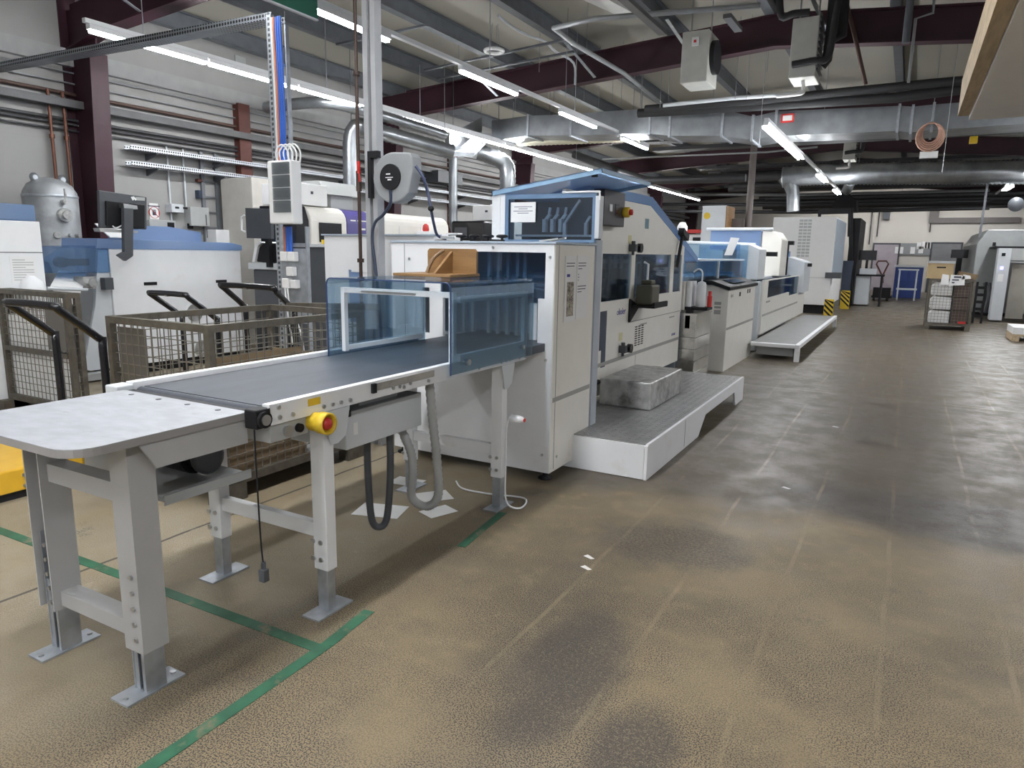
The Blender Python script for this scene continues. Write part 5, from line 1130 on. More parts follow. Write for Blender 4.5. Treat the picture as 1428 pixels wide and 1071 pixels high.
# cooling units under the roof
def cooler(label, pts, Y, dep, fan):
    a, b_ = at(pts[0], pts[1], Y=Y), at(pts[2], pts[3], Y=Y)
    o = thing('cooling_unit', label, 'air conditioner', ((a.x+b_.x)/2, Y+dep/2, b_.z))
    MB().box(a.x, b_.x, Y, Y+dep, b_.z, a.z).build('housing', mat('cooler_white', (.50, .50, .47), .5), o, .012)
    if fan:
        MB().cyl((b_.x+.001, Y+dep*.5, (a.z+b_.z)/2+.03), (b_.x+.07, Y+dep*.5, (a.z+b_.z)/2+.03), dep*.40, n=22).build('fan_guard', BLACK, o)
        MB().box(a.x+.16, a.x+.26, Y-.03, Y-.001, a.z-.22, a.z-.10).build('switch', PAPER, o); MB().box(a.x+.19, a.x+.23, Y-.036, Y-.0305, a.z-.18, a.z-.14).build('red_switch', RED, o)
    else:
        g = MB()
        for k in range(9): g.box(b_.x+.001, b_.x+.03, Y+.06, Y+dep-.06, b_.z+.1+.09*k, b_.z+.125+.09*k)
        g.build('louvre', DGREY, o)
        MB().tube([(a.x+.05, Y-.06, b_.z+.17), (b_.x-.05, Y-.07, b_.z+.19), (b_.x+.15, Y-.05, b_.z+.22), (b_.x+.2, Y-.05, b_.z+.6), (b_.x+.25, Y, b_.z+1.5)], .05, 10, 5).tube([(a.x+.22, Y-.05, a.z+.04), (a.x+.0, Y-.05, a.z+.05), (a.x-.15, Y-.05, a.z+.03), (a.x-.2, Y-.05, a.z+.3)], .05, 10, 4).build('insulated_pipe', RUBBER, o)
        MB().tube([((a.x+b_.x)/2, Y+.2, b_.z-.01), ((a.x+b_.x)/2+.02, Y+.15, b_.z-.12), ((a.x+b_.x)/2, Y+.1, b_.z-.2), (a.x-.15, Y+.05, b_.z-.22)], .03, 8, 4).build('drain_pipe', PAPER, o)
    for x in (a.x+.05, b_.x-.05): MB().cyl((x, Y+dep/2, a.z+.001), (x, Y+dep/2, roof_z(x)-.01), .012, n=6).build('hanger', PIPEG, o)
    return o
cooler('white ceiling cooling unit with round fan guard, left of the two', (952, 45, 985, 113), 11.4, .62, True)
cooler('white ceiling cooling unit with slatted side and black pipes, right of the two', (1106, 26, 1136, 106), 11.4, .60, False)
cooler('dim white ceiling cooling unit in the distance under the big ducts', (1178, 190, 1192, 222), 22, .7, False)

# ================================================================== HIGH PIPES, RODS AND BUNDLES
def hpipe(label, pts, r, m=PIPEG, cat='pipe', name='ceiling_pipe', k=0): return solo(name, MB().tube(pts, r, 8, k), m, label, cat)
Zc = 4.6
hpipe('grey conduit with a right-angle bend under the roof, middle of the picture', [at(1060, 8, Z=Zc), at(950, 16, Z=Zc), at(830, 26, Z=Zc), at(772, 39, Z=Zc), at(800, 61, Z=Zc), at(870, 102, Z=Zc), at(922, 144, Z=Zc)], .035)
hpipe('pale pipe crossing under the right cooling unit above the main duct', [at(925, 147, Y=13.0), at(1020, 137, Y=13.0), at(1110, 131, Y=13.0), at(1120, 126, Y=13.0)], .035, LGREY)
hpipe('black insulated pipe crossing above the main duct, upper', [at(900, 152, Y=13.3), at(1060, 140, Y=13.3), at(1200, 126, Y=13.3), at(1345, 112, Y=13.3)], .07, RUBBER)
hpipe('black insulated pipe crossing above the main duct, lower', [at(890, 158, Y=13.4), at(1060, 148, Y=13.4), at(1250, 136, Y=13.4), at(1345, 124, Y=13.4)], .08, RUBBER)
hpipe('thick black pipe dropping beside the right cooling unit', [at(1163, -5, Y=11.6), at(1158, 50, Y=11.6), at(1153, 84, Y=11.6), at(1146, 92, Y=11.6)], .07, RUBBER)
hpipe('second thick black pipe right of the right cooling unit', [at(1178, -5, Y=12), at(1174, 50, Y=12), at(1165, 52, Y=12)], .07, RUBBER)
hpipe('rusty diagonal brace pipe right of the cooling units', [at(1178, -4, Y=12.1), at(1192, 50, Y=12.1), at(1207, 118, Y=12.1)], .03, mat('brown_pipe', (.10, .06, .05), .5))
hpipe('grey vertical conduit with a kink near the timber edge', [at(1303, -4, Y=12.0), at(1301, 18, Y=12.0), at(1277, 26, Y=12.0), at(1267, 115, Y=12.0)], .02, PIPEG)
hpipe('grey roof post right of the cooling units', [at(1270, -4, Y=11.9), at(1263, 60, Y=11.9)], .05, PURLIN)
for k, (px, yz_) in enumerate(((1150, 244), (1150, 262), (1150, 276), (1150, 286))):
    hpipe(['highest long grey pipe across the far end of the hall', 'second long grey pipe across the far end of the hall', 'third long dark pipe across the far end of the hall', 'lowest long dark pipe across the far end of the hall'][k],
          [at(820, yz_+8, Y=33-k*.5), at(1120, yz_+10, Y=33-k*.5), at(1380, yz_+4, Y=33-k*.5)], .07, PIPEG if k < 2 else PIPE)
for k in range(14):
    yy = 25.4+.95*k; z0 = (4.22, 4.45, 4.12, 4.34)[k % 4] if k < 6 else (3.85, 4.3, 4.0, 3.9, 4.15)[k % 5]; xr = 8 if k % 3 else 3.0
    hpipe('dark insulated pipe or cable run crossing the far half of the hall', [(-6.5+.3*(k % 4), yy, z0), (xr, yy, z0+.02)], (.16, .09, .12, .07)[k % 4], PIPE)['group'] = 'dark pipe runs in the far half of the hall'
for k in range(5):  # extra dark trays put in so the far roof looks darker
    tray('cable_tray', 'dark wide cable tray added to darken the far roof', (-7.0, (19.6, 21.3, 26.3, 28.0, 29.6)[k], 4.62), (8.0, (19.6, 21.3, 26.3, 28.0, 29.6)[k], 4.62), .5, .10, group='added dark trays under the far roof', m=PIPE)
hpipe('thick dark pipe bundle behind the blue lid', [at(800, 215, Y=21), at(900, 252, Y=21), at(1040, 248, Y=21)], .12, PIPE)
hpipe('thin conduit across the hall below the main duct', [at(840, 222, Y=17), at(1070, 212, Y=17), at(1140, 205, Y=17)], .02, PIPEG)
rods = [(745, 92, 150), (765, 70, 140), (792, 20, 138), (720, 60, 155), (816, 85, 140), (838, 55, 150), (858, 40, 140), (897, 60, 148), (925, 60, 150), (936, 65, 140), (868, 100, 145), (776, 60, 138), (593, 120, 165), (610, 115, 165), (565, 70, 130), (640, 0, 100), (754, 0, 100), (820, 10, 75), (1030, 70, 138), (1048, 40, 138), (1075, 30, 100), (1062, 160, 205), (1320, 190, 240), (680, 110, 150), (656, 115, 150)]
for i, (px, ya, yb) in enumerate(rods):
    Yr = 10.8 if ya < 30 else 12.9
    a = at(px, ya, Y=Yr); b_ = at(px, yb, Y=Yr)
    solo('hanger_rod', MB().cyl((a.x, Yr, b_.z), (a.x, Yr, roof_z(a.x)-.02), .005, n=5), PIPEG, 'thin threaded hanger rod dropping from the roof', 'rod', 'hanger rods under the roof')
for k, y in enumerate((5.6, 7.8, 11.0, 14.5, 18.0)):
    solo('chain', MB().cyl((-8.1, y, 4.03), (-8.1, y, roof_z(-8.1)-.28), .006, n=5), GALV, 'thin suspension wire of the lamp row over the left machines', 'wire', 'lamp suspension wires, left row')
for k, y in enumerate((4.2, 6.4, 8.9, 11.8, 15.2)):
    solo('chain', MB().cyl((-5.36, y, 4.03), (-5.36, y, roof_z(-5.36)-.02), .006, n=5), GALV, 'thin suspension wire of the lamp row over the binding line', 'wire', 'lamp suspension wires, binding row')
# braces from purlins to beams
for i, (x, y, l) in enumerate(((-5.2, 12.25, 'pale diagonal brace between roof and purple beam, left of the ceiling hoop'), (-7.2, 12.25, 'pale diagonal brace at the left end of the purple beam'), (-3.45, 12.25, 'pale diagonal brace on the purple beam left of the cooling unit'), (-8.6, 5.95, 'pale diagonal brace on the nearest purple beam above the first lamp'), (-1.35, 12.25, 'dark diagonal brace behind the right cooling unit'))):
    solo('roof_brace', MB().bar((x-.25, y-.75, roof_z(x)-.29), (x, y, roof_z(x)-.72), .06, .012), GALV, l, 'brace')
for i, (q0, q1, l) in enumerate((((470, 62), (596, 35), 'grey rail tying two purlins above the nearer lamp row'), ((592, 98), (790, 55), 'grey rail tying the purlins beside the ceiling hoop'), ((610, 110), (800, 72), 'thin rail in front of the purple beam by the ceiling hoop'))):
    solo('tie_rail', MB().bar(at(*q0, Z=4.74), at(*q1, Z=4.74), .05, .03), PURLIN, l, 'rail')
hoop = thing('ceiling_hoop', 'round white spool of cable hanging from wires under the roof', 'hoop', tuple(at(689, 71, Y=10)))
pc = at(689, 71, Y=10.0); rg = MB(); 
rg.tube([pc+Vector((.14*math.cos(2*PI*i/20), .14*math.sin(2*PI*i/20), 0)) for i in range(21)], .028, 8); rg.build('ring', PAPER, hoop)
for dx, dy in ((.1, 0), (-.1, 0), (0, .1), (0, -.1)): MB().cyl(pc+Vector((dx, dy, .02)), pc+Vector((dx*.6, dy*.6, roof_z(pc.x)-pc.z-.3)), .004, n=5).build('wire', PIPEG, hoop)
hpipe('cable looped under the purlin beside the ceiling hoop', [at(695, 22, Z=4.9), at(715, 38, Z=4.82), at(738, 50, Z=4.82), at(760, 58, Z=4.9), at(775, 72, Z=4.9), at(800, 88, Z=4.85), at(802, 118, Z=4.5)], .02, LGREY, 'cable', 'ceiling_cable', 4)
# lamp trunking without tubes near the middle, seen dark
for i, (q0, q1, Zz, l) in enumerate((((868, -4), (924, 46), 4.35, 'unlit dark slotted trunking under the roof, left of the cooling units'), ((1014, 22), (1030, 42), 4.5, 'short dark slotted trunking beside the left cooling unit'))):
    solo('cable_trunking', MB().bar(at(*q0, Z=Zz), at(*q1, Z=Zz), .10, .05), mat('dark_trunking', (.16, .16, .17), .4, .5), l, 'trunking')
solo('skylight', MB().prism([at(800, -6, Z=5.0), at(838, -6, Z=5.0), at(886, 20, Z=5.0), at(862, 22, Z=5.0)], (0, 0, .05)), mat('pale_panel', (.62, .62, .60), .6), 'pale flat panel under the roof beside the dark trunking', 'panel')
rows_ = thing('cable_coil', 'coil of orange-pink cable hanging under the main duct', 'cable coil', tuple(at(1296, 195, Y=13.75)))
pc = at(1297, 192, Y=13.75); cl = MB()
for k in range(5): cl.tube([pc+Vector(((.20-.02*k)*math.cos(2*PI*i/18), .02*k-.05, (.22-.015*k)*math.sin(2*PI*i/18)+.02*k)) for i in range(19)], .014, 6)
MB().cyl((pc.x, 13.75, pc.z+.2), (pc.x, 13.75, roof_z(pc.x)-.02), .006, n=5).build('hanging_cord', PIPEG, rows_); cl.build('coil', mat('pink_cable', (.55, .33, .25), .6), rows_); MB().box(pc.x-.12, pc.x+.14, 13.7, 13.8, pc.z-.32, pc.z-.22).build('plug_box', PAPER, rows_)
solo('yellow_black_sensor', MB().box(*[v for pr_ in zip(tuple(at(1353, 190, Y=16)), tuple(at(1363, 199, Y=16)+Vector((0, .15, 0)))) for v in pr_]), YEL2, 'small yellow and black device hanging far right under the duct', 'device')

p = at(1358, 190, Y=16.08); solo('device_rod', MB().cyl((p.x, 16.08, p.z-.01), (p.x, 16.08, roof_z(p.x)-.02), .01, n=6), PIPEG, 'thin rod holding the small yellow and black device', 'rod')
# ================================================================== FAR PART OF THE HALL
dc = thing('drying_cabinet', 'tall white cabinet with grey louvres behind the finishing line', 'cabinet', (-3, 23, 0))
a, b_ = at(1079, 303, Y=22.0), at(1167, 304, Y=22.0)
X0, X1, ZT = a.x, b_.x, a.z
MB().box(X0, X1, 22.0, 25.4, .25, ZT).build('body', PAPER, dc, .01)
MB().box(X0+.1, X1-.1, 22.1, 25.3, 0, .249).build('plinth', BLACK, dc)
lv = MB()
for i in range(3):
    p, q = at(1115+6*i, 312, Y=22), at(1120+6*i, 312, Y=22)
    for k in range(12): lv.box(p.x, q.x, 21.985, 21.999, 1.60+.09*k, 1.66+.09*k)
lv.build('louvre', mat('pale_grey', (.45, .47, .47), .5), dc)
MB().box(X1+.001, X1+.02, 22.1, 25.3, 1.1, ZT-.05).build('side_panel', BGREY, dc)
MB().box(X0, X1, 21.992, 21.999, 1.02, 1.03).build('panel_gap', GREYP, dc)
MB().box(X1-.15, X1+.25, 21.9, 22.4, 1.02, 1.18).build('bracket', DGREY, dc)
nv = thing('press_unit', 'tall navy and black machine with dark exhaust hood right of the white cabinet', 'machine', (-1.6, 27, 0))
p = at(1188, 300, Y=27.5); q = at(1205, 303, Y=27.5)
MB().box(X1+.1, q.x, 26.0, 29, .05, q.z-.1).build('body', BLACK, nv); MB().box(X1+.02, X1+.30, 25.5, 25.95, .05, 1.5).build('lower_panel', NAVY, nv)
MB().prism([at(1161, 292, Y=27), at(1161, 284, Y=27), at(1173, 268, Y=27), at(1182, 267, Y=27), at(1194, 280, Y=27), at(1194, 294, Y=27)], (0, 1.2, 0)).build('exhaust_hood', BLACK, nv)
MB().tube([at(1180, 268, Y=27.4), at(1184, 258, Y=26), at(1187, 252, Y=24.3)], .16, 12).build('exhaust_pipe', GALV, nv)
fr = MB()
for px in (1143, 1185): fr.bar(at(px, 294, Y=25.6), at(px-1, 330, Y=25.6), .09)
fr.bar(at(1141, 295, Y=25.6), at(1187, 294, Y=25.6), .10, .18); fr.build('gantry', BLACK, nv)
MB().bar(at(1187, 290, Y=25.7), at(1186, 420, Y=25.7), .12).build('mast', BLACK, nv)
def guard(px0, py0, px1, py1, Y, label):
    a, b_ = at(px0, py0, Y=Y), at(px1, py1, Y=Y)
    o = thing('guard_plate', label, 'guard', ((a.x+b_.x)/2, Y, 0)); z1 = a.z
    MB().box(a.x, b_.x, Y, Y+.06, 0, z1).build('plate', YEL2, o, .01)
    s_ = MB(); w_ = b_.x-a.x; n = 4
    for k in range(n):
        z = .06+(z1-.06)*k/n; hh = (z1-.06)/n*.5; rise = w_*.9
        top = min(z1, z+hh)
        pts = [(a.x+.005, Y-.004, min(z1, z+rise)), (b_.x-.005, Y-.004, z), (b_.x-.005, Y-.004, top), (a.x+.005, Y-.004, min(z1, top+rise))]
        s_.prism(pts, (0, .003, 0))
    s_.build('black_stripe', BLACK, o); return o
guard(1150, 417, 1161, 440, 19.5, 'yellow and black striped guard plate at the end of the grey walkway')
guard(1173, 405, 1184, 424, 24.6, 'yellow and black striped guard plate further back beside the navy machine')
wb = thing('tall_box', 'tall pale box with a wooden side standing behind the finishing line', 'cabinet', (-4.5, 20, 0))
a, b_ = at(980, 287, Y=19.6), at(1013, 286, Y=19.6)
MB().box(a.x, b_.x, 19.6, 20.6, 0, a.z).build('body', LGREY, wb); MB().box(b_.x+.001, b_.x+.02, 19.6, 20.6, 0, a.z-.01).build('wood_side', WOOD, wb)
p = at(986, 301, Y=19.6); MB().cyl((p.x, 19.599, p.z), (p.x, 19.59, p.z), .09, n=14).build('yellow_sticker', YEL2, wb)
rp = thing('red_machine', 'white and red machine just visible left of the tall pale box', 'machine', (-6, 21, 0))
a, b_ = at(946, 318, Y=21), at(980, 318, Y=21)
MB().box(a.x, b_.x, 21, 22, 0, 2.2).build('body', PAPER, rp); p, q = at(948, 320, Y=20.9), at(980, 325, Y=20.9); MB().box(p.x, q.x, 20.9, 20.99, q.z, p.z).build('red_band', RED, rp)
p, q = at(966, 331, Y=20.95), at(976, 341, Y=20.95); MB().box(p.x, q.x, 20.96, 20.99, q.z, p.z).build('dark_panel', BLACK, rp)
solo('sack_on_line', MB().lathe([(.03, 0), (.085, .03), (.09, .13), (.05, .20), (.015, .21)], tuple(at(951, 327, Y=12.3)), 12), PAPER, 'white padded sack hooked on the end of the sloping blue cover', 'sack')
solo('blue_cover_strut', MB().bar(at(952, 327, X=-2.36), at(944, 372, X=-2.36), .03).bar(at(950, 322, X=-2.36), at(957, 332, X=-2.36), .07), BLACK, 'black gas strut at the lower end of the sloping blue cover', 'strut')
# support column with box
a = at(1052, 200, Y=20.5); 
solo('support_column', MB().cyl((a.x, 20.5, 0), (a.x, 20.5, 4.9), .09, n=12), mat('brown_steel', (.13, .11, .105), .5, .3), 'round brown steel support column behind the finishing line', 'column')
solo('switch_cabinet', MB().box(a.x-.55, a.x-.12, 20.3, 20.6, 1.4, 2.6), mat('brown_steel', (.13, .11, .105), .5), 'dark grey switch cabinet beside the round support column', 'cabinet')
a = at(1130, 210, Y=26); 
# far wall furniture
YB = 39.98
def wallrect(px0, py0, px1, py1, dep=.04, Y=YB):
    p, q = at(px0, py0, Y=Y), at(px1, py1, Y=Y); return p.x, q.x, q.z, p.z
x0, x1, z0, z1 = wallrect(1220, 341, 1247, 397)
d1 = MB().box(x0, x1, 39.93, YB, 0, z1); o = struct('door_1', d1, LILAC, 'lilac-grey door in the far wall, left of the notice board', 'door')
struct('trim_2', MB().box(x0-.08, x0-.001, 39.92, YB, 0, z1+.08).box(x1+.001, x1+.08, 39.92, YB, 0, z1+.08).box(x0, x1, 39.92, YB, z1+.001, z1+.08), DGREY, 'dark frame of the lilac-grey door', 'door frame')
x0, x1, z0, z1 = wallrect(1301, 340, 1333, 397)
struct('door_2', MB().box(x0, x1, 39.93, YB, 0, z1), DOORG, 'grey door in the far wall, right of the notice board', 'door')
struct('trim_3', MB().box(x0-.08, x0-.001, 39.92, YB, 0, z1+.08).box(x1+.001, x1+.08, 39.92, YB, 0, z1+.08).box(x0, x1, 39.92, YB, z1+.001, z1+.08), DGREY, 'dark frame of the grey door', 'door frame')
x0, x1, z0, z1 = wallrect(1249, 339, 1299, 353)
nb = thing('notice_board', 'grey notice board with pinned sheets between the far doors', 'board', ((x0+x1)/2, YB, z0))
MB().box(x0, x1, 39.94, YB, z0-.1, z1).build('board', FABRIC, nb)
sh = MB(); wd = x1-x0
for k, (u, v) in enumerate(((.66, .45), (.80, .55), (.88, .5), (.95, .55), (.08, -.1), (.18, -.1), (.5, -.1), (.72, -.05))): sh.box(x0+wd*u-.12, x0+wd*u+.08, 39.925, 39.939, z0+v*.4, z0+v*.4+.32)
sh.build_each('pinned_sheet', PAPER, nb)
x0, x1, z0, z1 = wallrect(1297, 293, 1367, 311)
struct('window_1', MB().grid('y', 39.9, YB, x0, x1+1.5, z0, z1+.3, [(x0+.4, x1+2, z0+.25, z1+1)]), mat('frame_brown', (.16, .145, .14), .6), 'dark recessed frame on the far wall above the grey door', 'frame')
solo('wall_siren', MB().box(*[v for pr_ in zip((at(1232, 295, Y=YB).x, 39.8, at(1232, 306, Y=YB).z), (at(1242, 295, Y=YB).x, YB, at(1232, 295, Y=YB).z)) for v in pr_]), DGREY, 'small dark device high on the far wall', 'device')
for px, y0_, y1_, l in ((1217, 292, 341, 'vertical conduit on the far wall left of the lilac door, left one'), (1227, 292, 330, 'vertical conduit on the far wall above the lilac door'), (1298, 311, 324, 'short cable drop below the dark frame on the far wall')):
    p, q = at(px, y0_, Y=39.9), at(px, y1_, Y=39.9); solo('conduit', MB().cyl((p.x, 39.93, q.z), (p.x, 39.93, p.z), .03, n=6), PIPE, l, 'conduit')
# blue workbench and white trolley
YW = 33.5
a, b_ = at(1250, 364, Y=YW), at(1285, 402, Y=YW)
bn = thing('workbench', 'blue bench cabinet under the notice board', 'bench', ((a.x+b_.x)/2, YW+.5, 0))
MB().box(a.x, b_.x, YW, YW+.9, 0, 1.25).build('body', BLUEB, bn); MB().box(a.x-.05, b_.x+.05, YW-.05, YW+.95, 1.251, 1.33).build('top', LGREY, bn)
MB().box(a.x+.1, (a.x+b_.x)/2-.05, YW-.01, YW-.001, .7, 1.15).box((a.x+b_.x)/2+.05, b_.x-.1, YW-.01, YW-.001, .7, 1.15).build('door', mat('blue_door', (.025, .06, .26), .4), bn)
YT = 31.5; a, b_ = at(1253, 375, Y=YT), at(1282, 376, Y=YT); zt = a.z
tr = thing('trolley', 'light grey trolley with two shelves in front of the blue bench', 'trolley', ((a.x+b_.x)/2, YT+.3, 0))
for z in (zt, .45): MB().box(a.x, b_.x, YT, YT+.6, z-.05, z).build('shelf', LGREY, tr)
for x in (a.x+.03, b_.x-.08):
    for y in (YT+.03, YT+.52): MB().box(x, x+.05, y, y+.05, 0, zt-.051).build('leg', LGREY, tr)
# pallet jack and monitor table on the left of the aisle end
YP = 30.5
pj = thing('hand_pallet_truck', 'dark red hand pallet truck standing upright by the lilac door', 'pallet truck', tuple(at(1230, 400, Y=YP)))
p = at(1230, 385, Y=YP)
MB().tube([at(1222, 368, Y=YP), at(1225, 364, Y=YP), at(1236, 364, Y=YP), at(1239, 368, Y=YP), at(1231, 384, Y=YP), at(1231, 395, Y=YP)], .03, 8).tube([at(1222, 368, Y=YP), at(1230, 384, Y=YP)], .03, 8).build('handle', OXIDE, pj)
MB().box(p.x-.25, p.x+.35, YP-.1, YP+.2, .1, .5).box(p.x-.3, p.x+.4, YP+.2, YP+1.3, .1, .18).build('chassis', BLACK, pj)
for dx in (-.2, .25): MB().cyl((p.x+dx-.04, YP, .1), (p.x+dx+.04, YP, .1), .1, n=12).build('wheel', RUBBER, pj)
YM = 27.0
p, q = at(1198, 349, Y=YM), at(1222, 363, Y=YM)
mn = thing('monitor', 'black monitor on a stand left of the pallet truck', 'monitor', ((p.x+q.x)/2, YM, 0))
MB().box(p.x, q.x, YM, YM+.06, q.z, p.z).build('screen', BLACKG, mn); MB().box((p.x+q.x)/2-.04, (p.x+q.x)/2+.04, YM+.02, YM+.08, 1.08, q.z-.001).build('stand', BLACK, mn)
dk = thing('desk', 'small dark desk with cabinets under the left monitor', 'desk', ((p.x+q.x)/2+.1, YM, 0))
MB().box(p.x-.2, q.x+.3, YM-.4, YM+.5, 1.0, 1.06).build('top', BLACK, dk); MB().box(p.x-.1, p.x+.45, YM-.3, YM+.4, .05, .999).build('pedestal', LGREY, dk)
MB().box(q.x+.2, q.x+.26, YM-.3, YM+.4, .0, .999).build('leg', BLACK, dk)
solo('desk_printer', MB().box(p.x+.1, p.x+.6, YM-.35, YM-.05, 1.061, 1.25), LGREY, 'pale box standing on the dark desk in front of the left monitor', 'printer')
YN = 27.5
p, q = at(1327, 348, Y=YN), at(1351, 360, Y=YN)
mn = thing('monitor', 'black monitor above the cardboard boxes beside the grey press', 'monitor', ((p.x+q.x)/2, YN, 0))
MB().box(p.x, q.x, YN, YN+.06, q.z, p.z).build('screen', BLACKG, mn); MB().box((p.x+q.x)/2-.08, (p.x+q.x)/2+.08, YN+.02, YN+.1, 1.0, q.z-.001).box((p.x+q.x)/2-.4, (p.x+q.x)/2+.35, YN-.1, YN+.3, .9, .999).box((p.x+q.x)/2-.03, (p.x+q.x)/2+.03, YN, YN+.1, 0, .899).build('stand', BLACK, mn)
# mesh cage with parcels in the aisle
YC = 18.9
a, b_ = at(1287, 398, Y=YC), at(1354, 398, Y=YC)
CC = cage('mesh_cage', 'mesh cage pallet in the aisle loaded with wrapped parcels and a box on top', .47, 1.36, 18.9, 20.1, 1.16, .12)
MB().box(.49, 1.34, 18.93, 20.05, .128, .14).box(.96, .97, 18.95, 20.0, .14, 1.1).build('inner_divider', DGREY, CC)
for k in range(3):
    solo('wrapped_parcel', MB().xz([(.54, .15+.32*k), (.94, .15+.32*k), (.94, .42+.32*k), (.62, .44+.32*k), (.54, .34+.32*k)], 18.97, 19.8), PAPER,
         ['film wrapped white parcel at the bottom of the aisle cage', 'film wrapped white parcel in the middle of the aisle cage', 'film wrapped white parcel at the top of the aisle cage'][k], 'parcel')
for k in range(3):
    solo('dark_carton', MB().box(.99, 1.28, 18.98, 19.9, .145+.31*k, .44+.31*k), mat('brown_carton', (.09, .06, .05), .7), ['dark carton at the bottom right inside the aisle cage', 'dark carton in the middle right inside the aisle cage', 'dark carton at the top right inside the aisle cage'][k], 'carton')
solo('cage_tag', MB().box(1.12, 1.27, 18.885, 18.895, .165, .215), RED, 'small red tag on the bottom rail of the aisle cage', 'tag')
def px_box(x0, y0, x1, y1, Y, dep):
    p, q = at(x0, y0, Y=Y), at(x1, y1, Y=Y); return (p.x, q.x, Y, Y+dep, q.z, p.z)
bx = px_box(1295, 367, 1328, 391, 19.0, .9)
cbx = thing('cardboard_box', 'yellowish cardboard box with a hand hole on top of the aisle cage', 'box', ((bx[0]+bx[1])/2, 19.4, 1.162))
MB().box(bx[0], bx[1], bx[2], bx[3], 1.162, bx[5]).build('body', mat('pale_card', (.42, .31, .17), .7), cbx)
xm = (bx[0]+bx[1])/2; MB().box(xm-.08, xm+.10, 18.994, 18.999, 1.40, 1.43).build('hand_hole', BLACK, cbx)
MB().box(bx[0]-.02, bx[1]+.02, 18.98, 19.92, bx[5]+.001, bx[5]+.05).build('grey_cover', GREYP, cbx)
b2 = px_box(1336, 378, 1361, 391, 19.05, .8); solo('open_carton', MB().prism([(b2[0], 19.05, 1.162), (b2[1], 19.05, 1.162), (b2[1]+.05, 19.05, b2[5]-.08), (b2[0]+.05, 19.05, b2[5])], (0, .7, 0)), CARD, 'brown open carton beside the yellowish box on the aisle cage', 'box')
for (x0, y0, x1, y1, l) in ((1313, 382, 1323, 398, 'small white sheet hanging over the aisle cage rim'), (1325, 383, 1345, 399, 'large white printed sheet hanging over the aisle cage rim'), (1342, 383, 1354, 390, 'white label stuck on the open carton')):
    p, q = at(x0, y0, Y=18.86), at(x1, y1, Y=18.86); o = thing('paper_sheet', l, 'paper', ((p.x+q.x)/2, 18.86, q.z))
    MB().prism([(p.x+.02, 18.86, p.z), (q.x-.02, 18.86, p.z-.02), (q.x, 18.86, q.z+.02), (p.x, 18.86, q.z)], (0, .006, 0)).build('sheet', PAPER, o)
    if y1-y0 == 16 and x1-x0 > 15: MB().box(p.x+.08, q.x-.08, 18.855, 18.859, p.z-.07, p.z-.03).box(p.x+.05, q.x-.12, 18.855, 18.859, p.z-.13, p.z-.1).box(p.x+.05, q.x-.2, 18.855, 18.859, p.z-.19, p.z-.16).build('text_line', INK, o)
# big grey press on the right
YR = 22.5
x0 = at(1363, 400, Y=YR).x
gp = thing('offset_press', 'large grey printing press with a chamfered top at the right edge', 'machine', (4.5, 24, 0))
a = at(1372, 316, Y=YR)
MB().prism([(x0, 24.6, .1), (x0, 24.6, 2.05), (x0+.22, 24.6, a.z), (x0+6, 24.6, a.z), (x0+6, 24.6, .1)], (0, 6, 0)).build('body', BOARD, gp, .03)
MB().box(x0+.1, x0+6, 24.7, 30.5, 0, .099).build('plinth', BLACK, gp)
fr_ = MB(); p, q = at(1384, 346, Y=22.3), at(1402, 427, Y=22.3)
MB().box(p.x+.15, p.x+.42, 22.3, 22.8, .05, p.z).build('feeder_pillar', LGREY, gp)
MB().box(p.x+.43, p.x+6, 22.4, 22.8, p.z-.3, p.z).box(p.x+.43, p.x+6, 22.4, 22.8, p.z-.36, p.z-.33).build('feeder_beam', GREYP, gp)
MB().box(p.x+.12, p.x+6, 22.8, 24.59, p.z+.01, p.z+.06).build('feeder_top', BLACK, gp)
MB().box(p.x+.22, p.x+.30, 22.285, 22.299, p.z-.20, p.z-.12).box(p.x+.18, p.x+.26, 24.585, 24.599, 2.0, 2.1).build('button', BLACK, gp)
MB().box(p.x+.22, p.x+.30, 22.285, 22.299, p.z-.55, p.z-.46).build('display', emis('violet_display', (.25, .22, 1.0), .5), gp)
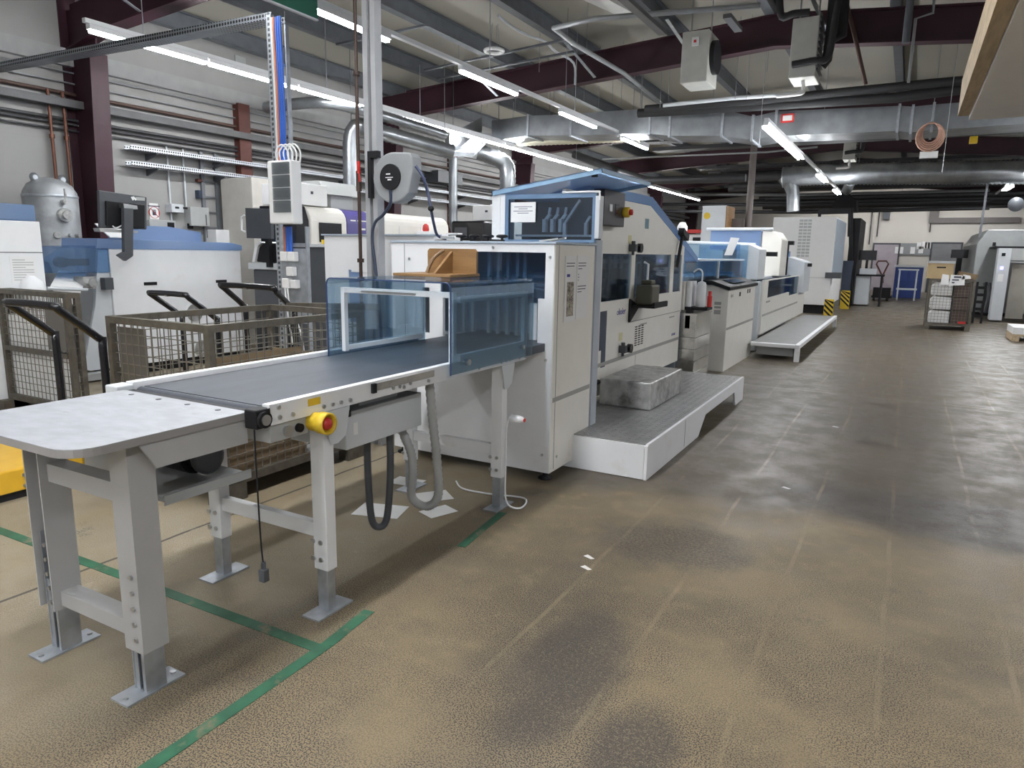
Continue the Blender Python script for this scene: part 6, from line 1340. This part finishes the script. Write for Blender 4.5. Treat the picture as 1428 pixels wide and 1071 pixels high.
MB().box(p.x+.20, p.x+.32, 22.285, 22.299, p.z-.85, p.z-.66).build('keypad', PAPER, gp)
for k in range(7):
    solo('feeder_plank', MB().box(p.x+.50+.42*k, p.x+.88+.42*k, 22.5, 22.6, .1, p.z-.40), SLAT, 'tall grey-brown board standing in the feeder of the grey press', 'board', 'boards in the press feeder')
lp = MB()
for k in range(3): lp.tube([(x0+.3+.12*k, 24.4, .95), (x0+.35+.12*k, 24.3, .6), (x0+.3+.12*k, 24.35, .1)], .04, 8, 4)
solo('press_hoses', lp, DGREY, 'grey hoses hanging at the corner of the grey press', 'hose')
st_ = thing('black_rack', 'narrow black rack standing between the aisle cage and the grey press', 'rack', (2.2, 22, 0))
p, q = at(1362, 393, Y=21.5), at(1372, 432, Y=21.5)
for x in (p.x, q.x-.05): MB().box(x, x+.05, 21.5, 21.56, 0, p.z).build('upright', BLACK, st_)
for k in range(5): MB().box(p.x+.051, q.x-.051, 21.5, 21.56, .15+.18*k, .22+.18*k).build('shelf', BLACK, st_)
pw = thing('pallet_load', 'wooden pallet with a white wrapped load at the right edge', 'pallet', (2.4, 17.5, 0))
p = at(1416, 440, Y=17.2)
MB().box(p.x, p.x+1.2, 17.2, 18.2, .145, .28).build('load', PAPER, pw)
for dx in (0, .5, 1.05): MB().box(p.x+dx, p.x+dx+.12, 17.2, 18.2, 0, .10).build('pallet_block', TIMBER, pw)
MB().box(p.x, p.x+1.2, 17.2, 18.2, .101, .144).build('pallet_deck', TIMBER, pw)
solo('ceiling_fan_disc', MB().lathe([(.02, 0), (.19, .01), (.20, .04), (.17, .07)], tuple(at(1417, 285, Y=25)), 20, 'y'), DGREY, 'pale round disc high on the right beside the lamps', 'fan')
solo('steel_upright', MB().bar(at(1378, 250, Y=26), at(1368, 318, Y=26), .06).bar(at(1368, 318, Y=26), Vector((at(1368, 318, Y=26).x, 26, 0)), .06), DGREY, 'slanting grey pole at the right between pipes and press', 'pole')
dkp = MB()
for k in range(6): dkp.box(3.0+.5*k, 3.3+.5*k, 31, 31.4, 2.2, 3.3)
